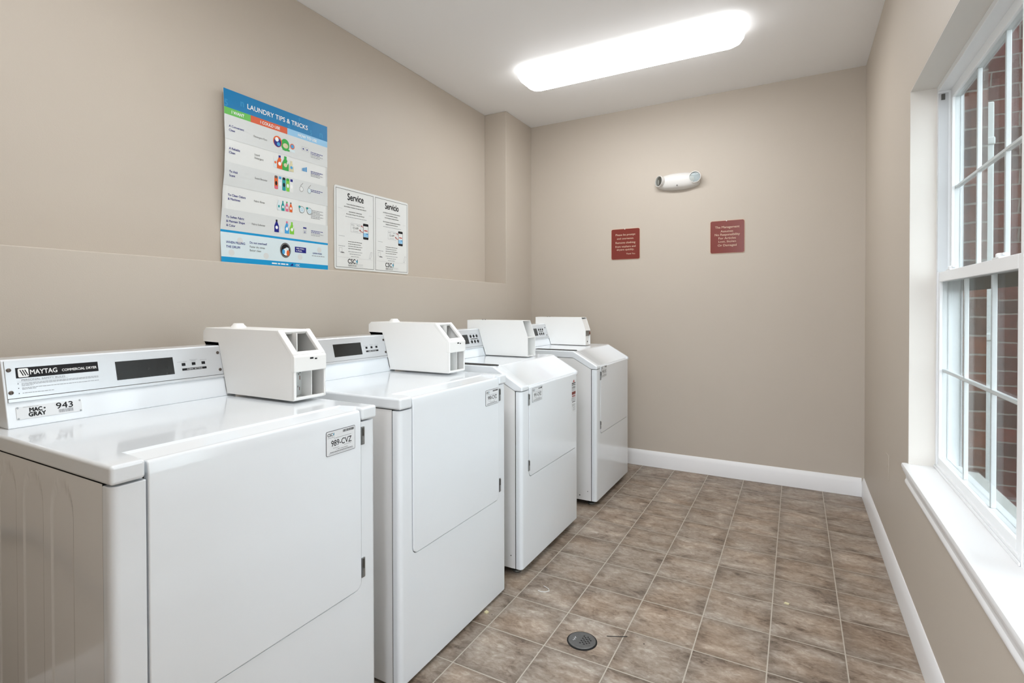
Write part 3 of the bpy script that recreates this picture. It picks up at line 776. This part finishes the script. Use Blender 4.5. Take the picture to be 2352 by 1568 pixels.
def slant_console(root, x0, dy):
    con, F, B = make_console(root, x0, .047, .919, 1.066, .030, .50, 'w', False); con.location.y = dy; d = .0025
    mb = MB(); mb.rect(F, .262, B(.9893), .3135, B(1.0370), d, SCREEN); flat(mb, 'display_window', con, 'dark display window beside six buttons')
    for a in (.3415, .372, .4025):
        for b in (1.0268, .9984): MB().lathe(F, [(.0085, .0022), (.0085, .0034), (.006, .0040)], BLACK, 14, a, B(b)).build('selector_button', con)
    mb = MB(); mb.rect(F, .3345, B(1.0105), .4065, B(1.0148), d, DSTEEL); mb.greek(F, .335, .410, B(1.0385), .0014, d, GREYP); mb.greek(F, .335, .410, B(.9870), .0014, d, GREYP); flat(mb, 'button_legend', con)
    for b in (1.038, .9865): mk_screw(con, F, .4508, B(b))
    return con
D3 = (-1.040, 2.059, 0); D4 = (-1.022, 2.999, 0)
d3 = make_slant(D3, 'white slant-front coin machine with 991-CVZ sticker and red warning label', True)
d4 = copy_tree(d3); d4.location = D4; d4['label'] = 'white slant-front coin machine farthest from the camera beside the back wall'
slant_console(d3, -.446, 0); slant_console(d4, -.4845, -.035)
coin_box_steel(d3, (-.187, .442, .9225), False); coin_box_steel(d4, (-.226, .438, .9225), True)
asset_sticker(d3, .100, .7530, .210, .8160, '991-CVZ', .0025); asset_sticker(d4, .0825, .7600, .186, .8250, '992-CVZ', .0025)
# warning label on the third machine
F = Fr((.0022, 0, 0), (0, 1, 0), (0, 0, 1)); mb = MB(); mb.rect(F, .583, .625, .642, .797, .0003, STICK)
wl = mb.build('warning_label', d3, smooth=False, recalc=False); wl['label'] = 'narrow white warning label with red and black print'
mb = MB(); d = .0006
mb.poly(F, [(.600, .782), (.626, .782), (.613, .796)], d, REDP)
for b, t_, M in ((.774, .005, BLACK), (.766, .004, BLACK)): mb.rect(F, .586, b, .640, b + t_, d, M)
mb.text(F, '1½ OR LESS', .588, .748, .634, .760, d, BLACK, 1)
for b in (.742, .736): mb.greek(F, .588, .638, b, .002, d, GREYP)
mb.rect(F, .586, .716, .640, .731, d, DREDP); mb.text(F, 'WARNING', .587, .702, .638, .713, d, REDP, 1)
mb.frame(F, .586, .684, .640, .698, .0015, d, BLACK); mb.greek(F, .592, .634, .690, .003, d, GREYP)
for b, t_ in ((.675, .004), (.662, .002), (.655, .002), (.646, .002), (.638, .0015), (.632, .0015)): mb.greek(F, .590 if b > .65 else .600, .636, b, t_, d, BLACK)
flat(mb, 'lettering', wl)

# ------------------------------------------------------------------ laundry tips poster
PY0, PY1, PZ0, PZ1 = 1.390, 1.956, 1.375, 2.113
pw, ph = PY1 - PY0, PZ1 - PZ0
CURL = [(1.30, .006), (1.38, .006), (1.50, .000), (1.65, .018), (1.78, .036), (1.88, .042), (2.00, .037), (2.13, .031)]
def curl(a, b):
    """distance of the sheet off the wall: its left edge curls away, most above the middle"""
    e = max(0, 1 - (a - 1.369) / .34) ** 2
    for (z0, c0), (z1, c1) in zip(CURL, CURL[1:]):
        if b <= z1 or z1 == 2.13:
            q = min(1, max(0, (b - z0) / (z1 - z0))); q = q * q * (3 - 2 * q)
            return .0015 + e * (c0 + (c1 - c0) * q)
class Warp:
    def __call__(s, a, b, d=0):
        e = curl(a, b); k = 1 - e / 2.106
        y = 1.369 if a <= PY0 + 1e-5 else a * k
        return Vector((XL0 + e + d, y, CAMZ + (b - CAMZ) * k))
PW = Warp()
poster = thing('laundry_poster', 'large laundry tips poster with blue header curling off the left wall', 'poster', (XL0, PY0, PZ0))
PP = (XL0, PY0, PZ0)
def pgrid(mb, a0, b0, a1, b1, d, M, na=None, nb=None):
    na = na or max(1, int((a1 - a0) / .02)); nb = nb or max(1, int((b1 - b0) / .02))
    vs = [PW(a0 + (a1 - a0) * i / na, b0 + (b1 - b0) * j / nb, d) for j in range(nb + 1) for i in range(na + 1)]
    mb.add(vs, [(j * (na + 1) + i, j * (na + 1) + i + 1, (j + 1) * (na + 1) + i + 1, (j + 1) * (na + 1) + i) for j in range(nb) for i in range(na)], M)
mb = MB(); pgrid(mb, PY0, PZ0, PY1, PZ1, -.0004, PAPER)
o = local(mb, PP).build('sheet', poster, angle=80, recalc=False); so = o.modifiers.new('thickness', 'SOLIDIFY'); so.thickness = .0004; so.offset = -1
mb = MB(); d = .0004
pgrid(mb, PY0, 2.036, PY1, PZ1, d, BLUE); pgrid(mb, PY0, 2.006, 1.516, 2.036, d, GREEN); pgrid(mb, 1.516, 2.006, 1.710, 2.036, d, RED); pgrid(mb, 1.710, 2.006, PY1, 2.036, d, LBLUE)
pgrid(mb, PY0, 1.795, PY1, 1.895, d, PAPER2) if False else None
pgrid(mb, PY0, 1.705, PY1, 1.805, d, PAPER2); pgrid(mb, PY0, 1.903, PY1, 2.006, d, PAPER2); pgrid(mb, PY0, 1.515, PY1, 1.605, d, PAPER2)
pgrid(mb, PY0, 1.505, PY1, 1.515, d, LINEB); pgrid(mb, PY0, 1.401, PY1, 1.505, d, PALEB); pgrid(mb, PY0, PZ0, PY1, 1.401, d, LINEB)
o = local(mb, PP).build('printed_bands', poster, angle=80, recalc=False)
mb = MB(); d = .0009
for s_, a, b, h in (('n', 1.475, 2.060, .030), ('n', 1.915, 2.045, .034), ('5', 1.400, 2.040, .028), ('5', 1.85, 2.040, .024), ('s', 1.780, 2.090, .02), ('o', 1.72, 2.037, .02)): mb.textc(PW, s_, a, b, h, d, BLUE2, 3)
mb.text(PW, 'LAUNDRY TIPS & TRICKS', 1.500, 2.059, 1.830, 2.080, d + .0003, WHITEP, 1.2)
mb.text(PW, 'I WANT', 1.425, 2.014, 1.484, 2.027, d, WHITEP, 2); mb.text(PW, 'I COULD USE', 1.565, 2.014, 1.668, 2.027, d, WHITEP, 2); mb.text(PW, 'HOW TO USE', 1.772, 2.014, 1.886, 2.027, d, WHITEP, 2)
def ln(t_, a, b, h, M=NAVY, bold=1.2): mb.textc(PW, t_, a, b, h, d, M, bold, .92, 'L')
ln('A Convenient', 1.412, 1.955, .0095); ln('Clean', 1.412, 1.938, .0095)
ln('A Reliable', 1.412, 1.860, .0095); ln('Clean', 1.412, 1.843, .0095)
ln('To Add', 1.412, 1.762, .0095); ln('Scent', 1.412, 1.745, .0095)
ln('To Clean Odors', 1.405, 1.661, .0095); ln('& Machines', 1.405, 1.644, .0095)
ln('To Soften Fabric', 1.397, 1.567, .0095); ln('& Maintain Shape', 1.397, 1.549, .0095); ln('& Color', 1.397, 1.531, .0095)
ln('Detergent Pacs', 1.530, 1.944, .0085, DSTEEL, 0); ln('Liquid', 1.534, 1.864, .0085, DSTEEL, 0); ln('Detergent', 1.534, 1.849, .0085, DSTEEL, 0)
ln('Scent Booster', 1.535, 1.759, .0085, DSTEEL, 0); ln('Fabric Rinse', 1.530, 1.656, .0085, DSTEEL, 0); ln('Fabric Softener', 1.518, 1.552, .0085, DSTEEL, 0)
ln('WHEN FILLING', 1.395, 1.459, .0100); ln('THE DRUM', 1.395, 1.440, .0100)
ln('Do not overload!', 1.507, 1.468, .0095, NAVY, 1); ln('Faster dry times', 1.507, 1.450, .0090, DSTEEL, 0); ln('Better clean', 1.507, 1.434, .0090, DSTEEL, 0)
ln('LEARN MORE', 1.857, 1.452, .0075, NAVY, 1.4); mb.greek(PW, 1.852, 1.935, 1.441, .0035, d, GREYP)
pgrid(mb, 1.749, 1.451, 1.816, 1.478, d, NAVY); mb.text(PW, '90% FULL', 1.757, 1.467, 1.806, 1.4735, d + .0004, WHITEP, 2); mb.text(PW, 'is FULL', 1.757, 1.456, 1.792, 1.4625, d + .0004, WHITEP, 2)
mb.greek(PW, 1.62, 1.71, 1.386, .006, d + .0004, WHITEP); mb.poly(PW, [(1.72, 1.383), (1.735, 1.396), (1.74, 1.385)], d + .0004, NAVY); mb.textc(PW, 'CSC', 1.765, 1.384, .010, d + .0004, WHITEP, 1)
for b, k in ((1.955, 2), (1.860, 2), (1.768, 1), (1.655, 3), (1.565, 2)):
    for q in range(k * 2): mb.greek(PW, 1.848, 1.925 - .02 * (q % 2), b - q * .0075 + (.012 if k == 3 else 0), .003, d, NAVY if q < 2 and k < 3 else GREYP, q)
flat(local(mb, PP), 'lettering', poster)
# little product pictures
mb = MB()
def bottle(cx, b0, w_, h, M, cap, handle=False, lab=None):
    p = [(cx - w_ / 2, b0), (cx + w_ / 2, b0), (cx + w_ * .5, b0 + h * .5), (cx + w_ * .22, b0 + h * .78), (cx + w_ * .16, b0 + h * .84), (cx - w_ * .16, b0 + h * .84), (cx - w_ * .22, b0 + h * .78), (cx - w_ * .5, b0 + h * .5)]
    mb.poly(PW, p, d, M); mb.rect(PW, cx - w_ * .19, b0 + h * .84, cx + w_ * .19, b0 + h, d, cap)
    if lab: mb.disc(PW, cx, b0 + h * .38, w_ * .28, d + .0002, lab, 14, h * .14)
    if handle: mb.disc(PW, cx + w_ * .30, b0 + h * .55, w_ * .09, d + .0003, PAPER, 12, h * .12)
mb.disc(PW, 1.655, 1.957, .024, d, ORANGE, 20, .026); mb.disc(PW, 1.655, 1.953, .020, d + .0002, NAVY, 20, .021); mb.disc(PW, 1.651, 1.966, .010, d + .0004, WHITEP, 16); mb.disc(PW, 1.66, 1.946, .009, d + .0004, SKYB, 14)
mb.disc(PW, 1.697, 1.952, .024, d - .0001, GRASS, 20, .028); mb.disc(PW, 1.699, 1.948, .015, d + .0002, CREAM, 16, .012); mb.rect(PW, 1.682, 1.926, 1.722, 1.934, d + .0003, GRASS)
mb.disc(PW, 1.738, 1.955, .013, d, ORANGE, 16); mb.disc(PW, 1.738, 1.955, .009, d + .0002, SKYB, 14); mb.rect(PW, 1.725, 1.928, 1.752, 1.940, d, PALEB)
mb.rect(PW, 1.634, 1.835, 1.650, 1.872, d - .0001, PALEB); mb.disc(PW, 1.642, 1.858, .006, d, ORANGE, 12)
bottle(1.666, 1.833, .030, .062, ORANGE, NAVY, True, WHITEP); bottle(1.698, 1.832, .036, .066, GRASS, GRASS, True, CREAM); bottle(1.732, 1.834, .026, .050, CREAM, CREAM, True, SKYB)
for i, (M, c) in enumerate(((ORANGE, DSTEEL), (PALEB, SKYB), (TEAL, BLACK), (LIME, GRASS), (PAPER, NAVY))):
    a = 1.646 + i * .0215; mb.poly(PW, rrect(a - .0095, 1.735, a + .0095, 1.795, .004), d, M); mb.rect(PW, a - .007, 1.785, a + .007, 1.797, d + .0002, c); mb.disc(PW, a, 1.762, .006, d + .0003, BLACK if i in (0, 2) else WHITEP, 12, .010)
mb.rect(PW, 1.638, 1.737, 1.654, 1.748, d + .0004, PINK)
for i, (M, c, l) in enumerate(((PALEB, PALEB, TEAL), (TEAL, TEAL, WHITEP), (PINK, GRASS, WHITEP), (ORANGE, DSTEEL, WHITEP))): bottle(1.660 + i * .0225, 1.640, .017, .046, M, c, False, l)
for i, (M, c, l, hd) in enumerate(((NAVY, BLACK, WHITEP, False), (PALEB, PALEB, PAPER, False), (SKYB, PINK, WHITEP, True), (LIME, LIME, WHITEP, True))): bottle(1.647 + i * .0285, 1.535, .025 if i != 1 else .016, .058 if i != 1 else .03, M, c, hd, l)
# icons
for a, b in ((1.803, 1.962), (1.826, 1.962)): mb.frame(PW, a - .009, b - .010, a + .009, b + .010, .0008, d, GREYP); mb.disc(PW, a, b - .001, .004, d, NAVY, 10)
for i in range(6): mb.rect(PW, 1.795 + i * .0052, 1.852, 1.7985 + i * .0052, 1.866 + i * .002, d, SKYB)
for a, M in ((1.790, PAPER), (1.838, TEAL)):
    mb.disc(PW, a, 1.762, .0115, d, DSTEEL, 18, .013); mb.disc(PW, a, 1.762, .0100, d + .0002, PALEB if M is TEAL else PAPER, 18, .0115); mb.poly(PW, [(a - .006, 1.777), (a + .010, 1.794), (a + .011, 1.793), (a - .004, 1.776)], d, DSTEEL)
for a in (1.792, 1.838): mb.disc(PW, a, 1.662, .0165, d, DSTEEL, 20); mb.disc(PW, a, 1.662, .0145, d + .0002, PALEB, 20); mb.frame(PW, a - .006, 1.656, a + .006, 1.668, .001, d + .0004, SKYB); mb.disc(PW, a - .014, 1.674, .006, d + .0005, TEAL, 12)
mb.rect(PW, 1.799, 1.572, 1.819, 1.578, d, NAVY); mb.frame(PW, 1.799, 1.548, 1.819, 1.572, .001, d, GREYP); mb.poly(PW, [(1.807, 1.550), (1.812, 1.550), (1.8095, 1.566)], d, NAVY)
for r_, M in ((.0300, DSTEEL), (.0275, STEEL), (.0245, BLACK)): mb.disc(PW, 1.713 - .018, 1.455, r_, d + .0001 * (31 - r_ * 1000) / 1, M, 32, r_ * 1.18)
cx = 1.695; D = d + .0012
mb.disc(PW, cx + .002, 1.447, .019, D, WHITEP, 20, .017); mb.disc(PW, cx - .012, 1.447, .008, D + .0002, SKYB, 14, .012); mb.disc(PW, cx + .013, 1.443, .008, D + .0003, ORANGE, 14, .014); mb.disc(PW, cx + .008, 1.462, .010, D + .0001, PALEB, 14, .007)
for a, b in ((1.46, 1.475), (1.59, 1.42), (1.78, 1.43), (1.90, 1.475), (1.42, 1.42)): mb.disc(PW, a, b, .014, .0006, PAPER2, 18)
flat(local(mb, PP), 'product_pictures', poster)

# ------------------------------------------------------------------ service notice (two panels on one plastic board)
sv = thing('service_notice', 'white bilingual service notice board with phone drawings beside the laundry poster', 'notice', (XL0, 1.998, 1.388))
F = Fr((0, 0, 0), (0, 1, 0), (0, 0, 1)); sw, sh = .604, .440
mb = MB(); mb.prism(F, rrect(0, 0, sw, sh, .012), .0005, .004, PAPER); mb.build('board', sv, bevel=.0012, seg=2)
lines = {0: ('Service', ['YOUR SATISFACTION IS IMPORTANT TO US', 'AND PROPERLY WORKING MACHINES ARE A PRIORITY'], ['PLEASE REPORT A SERVICE ISSUE', 'FOLLOWING THE EASY TWO STEP METHOD'], []),
         1: ('Servicio', ['SU SATISFACCION ES IMPORTANTE PARA NOSOTROS', 'Y EL FUNCIONAMIENTO APROPIADO', 'DE LAS MAQUINAS ES NUESTRA PRIORIDAD'], ['POR FAVOR REPORTE CUALQUIER PROBLEMA DE SERVICIO', 'SIGUIENDO ESTOS METODOS SENCILLOS'], [])}
mb = MB(); d = .0044
for k in (0, 1):
    o0 = .010 + k * .299; pwid = .285
    mb.frame(F, o0, .010, o0 + pwid, sh - .012, .0022, d, DSTEEL)
    cx = o0 + pwid / 2; ttl, l1, l2, _ = lines[k]
    mb.text(F, ttl, cx - .058 + (.0 if k else 0), sh - .066, cx + .062, sh - .030, d, BLACK, 2)
    b = sh - .092
    for t_ in l1: mb.textc(F, t_, cx, b, .0056, d, DSTEEL, 1, .85 if k == 0 else .78); b -= .0145
    b -= .010
    mb.rect(F, o0 + .015, b + .014, o0 + .045, b + .0146, d, GREYP); mb.rect(F, o0 + pwid - .04, b + .002, o0 + pwid - .015, b + .0026, d, GREYP)
    for t_ in l2: mb.textc(F, t_, cx, b, .0056, d, DSTEEL, 1, .85 if k == 0 else .72); b -= .0135
    mb.greek(F, cx - .075, cx + .085, b, .0028, d, GREYP); b -= .010
    # ticket sketch and phone
    tb = sh - .235 - .006 * k
    mb.frame(F, cx - .035, tb, cx + .040, tb + .048, .001, d, GREYP); mb.textc(F, '123-APP', cx, tb + .018, .012, d, DSTEEL, 0, .75); mb.greek(F, cx - .030, cx - .008, tb + .038, .003, d, GREYP); mb.greek(F, cx + .010, cx + .035, tb + .038, .003, d, GREYP); mb.greek(F, cx - .02, cx + .02, tb + .006, .002, d, GREYP)
    pb = tb - .030
    mb.poly(F, rrect(cx + .058, pb, cx + .100, pb + .088, .005), d, BLACK); mb.rect(F, cx + .0605, pb + .013, cx + .0975, pb + .074, d + .0002, PAPER); mb.rect(F, cx + .0605, pb + .014, cx + .0975, pb + .036, d + .0004, LBLUE); mb.rect(F, cx + .066, pb + .046, cx + .093, pb + .052, d + .0004, REDP); mb.rect(F, cx + .082, pb + .030, cx + .094, pb + .034, d + .0006, BLUE)
    mb.poly(F, [(cx + .060, pb + .066), (cx + .046, pb + .073), (cx + .046, pb + .070), (cx + .060, pb + .063)], d + .0006, REDP); mb.poly(F, [(cx + .040, pb + .070), (cx + .050, pb + .077), (cx + .050, pb + .067)], d + .0006, REDP)
    mb.poly(F, [(cx + .060, pb + .036), (cx + .044, pb + .038), (cx + .034, pb + .045), (cx + .034, pb + .048), (cx + .046, pb + .041), (cx + .060, pb + .039)], d + .0006, REDP); mb.poly(F, [(cx + .028, pb + .050), (cx + .040, pb + .049), (cx + .034, pb + .040)], d + .0006, REDP)
    # small steps text, laptop and handset sketches
    mb.rect(F, o0 + .020, .176, o0 + .062, .1775, d, GREYP); mb.greek(F, o0 + .018, o0 + .066, .122, .003, d, GREYP)
    b = .150
    for q, (w0, w1) in enumerate(((.03, .22), (.05, .20), (.06, .20), (.08, .17))):
        mb.greek(F, cx - .055, cx + .05 - .01 * (q % 2), b, .003, d, DSTEEL, q); b -= .0125
    for q in range(3): mb.greek(F, cx - .055 + .01 * q, cx + .05 - .012 * q, b - .004, .003, d, GREYP, q + 9); b -= .0125
    mb.frame(F, o0 + .022, .092, o0 + .044, .114, .001, d, GREYP); mb.poly(F, [(o0 + .030, .086), (o0 + .062, .086), (o0 + .056, .092), (o0 + .034, .092)], d, GREYP); mb.poly(F, [(o0 + .040, .087), (o0 + .054, .0875), (o0 + .052, .0905), (o0 + .042, .0905)], d + .0002, DSTEEL)
    ax = o0 + pwid - .038
    mb.poly(F, [(ax, .070), (ax + .012, .070), (ax + .026, .106), (ax + .014, .108)], d, GREYP); mb.poly(F, [(ax + .0015, .0715), (ax + .0108, .0715), (ax + .0242, .1048), (ax + .0148, .1065)], d + .0002, PAPER)
    mb.rect(F, o0 + .012, .0640, o0 + pwid - .012, .0645, d, GREYP)
    csc_logo(mb, F, cx - .058, .034, .024, d); mb.rect(F, cx - .056, .0305, cx + .056, .0312, d, DSTEEL)
    mb.text(F, 'SERVICE', cx - .056, .018, cx + .005, .027, d, DSTEEL, .5); mb.text(F, 'WORKS', cx + .008, .018, cx + .056, .027, d, LGREYP, 0)
flat(mb, 'lettering', sv)

# ------------------------------------------------------------------ maroon signs on the back wall
def sign(x0, z0, x1, z1, label, rows, tilt=0):
    s = thing('wall_sign', label, 'sign', (x0, YB, z0), 'maroon notice signs on the back wall')
    F = Fr((0, 0, 0), (1, 0, tilt), (-tilt, 0, 1)); w_, h = x1 - x0, z1 - z0
    mb = MB(); mb.prism(F, rrect(0, 0, w_, h, .013), .0005, .0032, TANP); mb.build('border', s, bevel=.0006, seg=1)
    mb = MB(); mb.prism(F, rrect(.0032, .0032, w_ - .0032, h - .0032, .011), .0030, .0040, MAROON); mb.build('plaque', s)
    mb = MB()
    mb.poly(F, rrect(.0, 0, .001, .001, .0004), .001, MAROON)
    for t_, fx, fz, hh, fw_ in rows:
        mb.text(F, t_, (fx - fw_ / 2) * w_, fz * h, (fx + fw_ / 2) * w_, fz * h + hh * (1.25 if any(c in t_ for c in 'pqgy') else 1), .0043, TANP, 1)
    mb.disc(F, w_ * .48, h - .004, .0035, .0043, WHITEP, 10)
    flat(mb, 'lettering', s)
sign(-1.239, 1.541, -1.018, 1.776, 'small maroon sign asking to be prompt and courteous, left on back wall', [
    ('Please be prompt', .50, .755, .015, .68), ('and courteous.', .50, .655, .013, .58), ('Remove clothing', .50, .500, .015, .68),
    ('from washers and', .50, .395, .014, .70), ('dryers quickly.', .50, .280, .014, .60), ('Thank You', .68, .165, .010, .30)])
sign(-.529, 1.552, -.307, 1.781, 'maroon disclaimer sign of the management below and right of the emergency lamp', [
    ('The Management', .50, .740, .016, .70), ('Assumes', .49, .640, .014, .36), ('No Responsibility', .50, .515, .016, .72),
    ('For Articles', .50, .430, .014, .50), ('Lost, Stolen', .50, .325, .014, .50), ('Or Damaged', .50, .195, .015, .54)])

# ------------------------------------------------------------------ emergency light
em = thing('emergency_light', 'white oval emergency light with two clear round lamps on back wall', 'emergency light', (-.742, YB, 2.083))
n = 28; mm = 14; vs = []; fs = []
for i in range(n + 1):
    x = -.148 + .296 * i / n; u = x / .148
    hgt = .060 * (1 - .42 * abs(u) ** 2.4); dep_ = .062 * (1 - .45 * abs(u) ** 2.2); 
    if i in (0, n): hgt *= .55; dep_ *= .6
    for k in range(mm + 1):
        t_ = math.pi * k / mm; c_, s_ = math.cos(t_), math.sin(t_)
        vs.append((x, -dep_ * (abs(s_) ** .75) - .0005, hgt * (abs(c_) ** .8) * (1 if c_ > 0 else -1)))
for i in range(n):
    for k in range(mm):
        a = i * (mm + 1) + k; fs.append((a, a + mm + 1, a + mm + 2, a + 1))
fs += [tuple(reversed(range(mm + 1))), tuple(n * (mm + 1) + k for k in range(mm + 1))]
mb = MB(); mb.add(vs, fs, EMW); mb.build('housing', em, angle=60)
mb = MB(); mb.lathe(Fr((0, -.0585, -.036), (1, 0, 0), (0, 0, 1)), [(.004, 0), (.004, .004), (.003, .005)], DSTEEL, 12); mb.build('test_button', em)
for sx, dz, dr in ((-1, .008, Vector((-.62, -.75, .05))), (1, .012, Vector((.05, -1, -.02)))):
    dr.normalize(); U = dr.cross(Vector((0, 0, 1))).normalized() * -1; U = Vector((0, 0, 1)).cross(dr).normalized(); V = dr.cross(U)
    F = Fr((sx * .118, -.034, dz), U, V)
    mb = MB(); mb.lathe(F, [(.026, -.028), (.037, -.012), (.040, .008), (.040, .020), (.036, .0205), (.034, .012), (.018, -.004), (.006, -.008)], EMW, 28); hd = mb.build('lamp_head', em, angle=50)
    mb = MB(); mb.lathe(F, [(.0335, .0125), (.028, .004), (.018, -.006), (.007, -.010)], CHROME, 14); mb.build('reflector', hd, angle=10)
    mb = MB(); mb.lathe(F, [(.005, -.004), (.006, .002), (.003, .008)], WHITEP, 12); mb.build('bulb', hd)
    mb = MB(); mb.lathe(F, [(.036, .0195), (.036, .0215), (.02, .026), (.004, .0275)], glass_mat('lamp_lens', (.90, .92, .92), .35), 28); mb.build('lens', hd)

# ------------------------------------------------------------------ floor drain and litter
dr = thing('floor_drain', 'round grey metal floor drain grate set in a floor tile', 'floor drain', (-.658, 1.773, 0))
F = Fr((0, 0, 0), (1, 0, 0), (0, 1, 0))
mb = MB(); mb.lathe(F, [(.053, 0), (.053, .0015), (.050, .0020)], HOLE, 40); mb.build('drain_ring', dr)
mb = MB(); mb.lathe(F, [(.0485, .0019), (.0485, .0035), (.047, .0042), (.044, .0044)], CAST, 40); mb.build('grate', dr, angle=30)
mb = MB()
for i in range(-3, 4):
    for j in range(-3, 4):
        if i * i + j * j < 12 and (i + j) % 2 == 0 and i > -2: mb.rect(F, i * .0072 + .004, j * .0072 - .0, i * .0072 + .0095, j * .0072 + .0055, .0047, HOLE)
for i in range(5): mb.disc(F, -.027 + .003 * (i % 2), .006 - i * .005, .0022, .0047, LGREYP, 8)
flat(mb, 'grate_opening', dr)
def curvy(name, pts, r, M, label, cat):
    tag(MB().tube([(x, y, r + .0004 + z) for x, y, z in pts], r, M, 6).build(name), label, cat)
curvy('string', [(-.935, 2.000, 0), (-.920, 1.998, 0), (-.905, 2.004, 0), (-.893, 2.018, 0), (-.900, 2.030, .001), (-.915, 2.040, 0), (-.93, 2.044, 0)], .0012, WHITEP, 'short white string lying bent on a floor tile', 'string')
curvy('twig', [(-.590, 1.842, 0), (-.570, 1.852, 0), (-.545, 1.864, 0), (-.525, 1.876, 0)], .0011, RUBBER, 'thin dark twig lying on the floor beside the drain', 'twig')
tag(MB().prism(F, [(-.040, 2.392), (-.024, 2.388), (-.020, 2.398), (-.034, 2.404)], .0003, .003, CREAM).build('paper_chip'), 'small cream paper chip lying alone on the middle of the floor', 'litter')
tag(MB().prism(F, [(-1.050, 1.752), (-1.038, 1.748), (-1.034, 1.762), (-1.048, 1.768)], .0003, .005, CREAM).build('wood_chip'), 'small pale chip on the floor at the front of the second dryer', 'litter')

# cord along the left wall, seen mirrored in the side of the nearest dryer
pts = [(.46, .600), (.41, .590), (.356, .566), (.299, .533), (.259, .485), (.207, .418), (.163, .330), (.118, .285), (.05, .262), (-.04, .255)]
tag(MB().tube([(XL1 + .014, y, z) for y, z in pts], .012, CORD, 10).build('power_cord'), 'thick grey cord fixed low on the left wall beside the nearest dryer', 'cord')
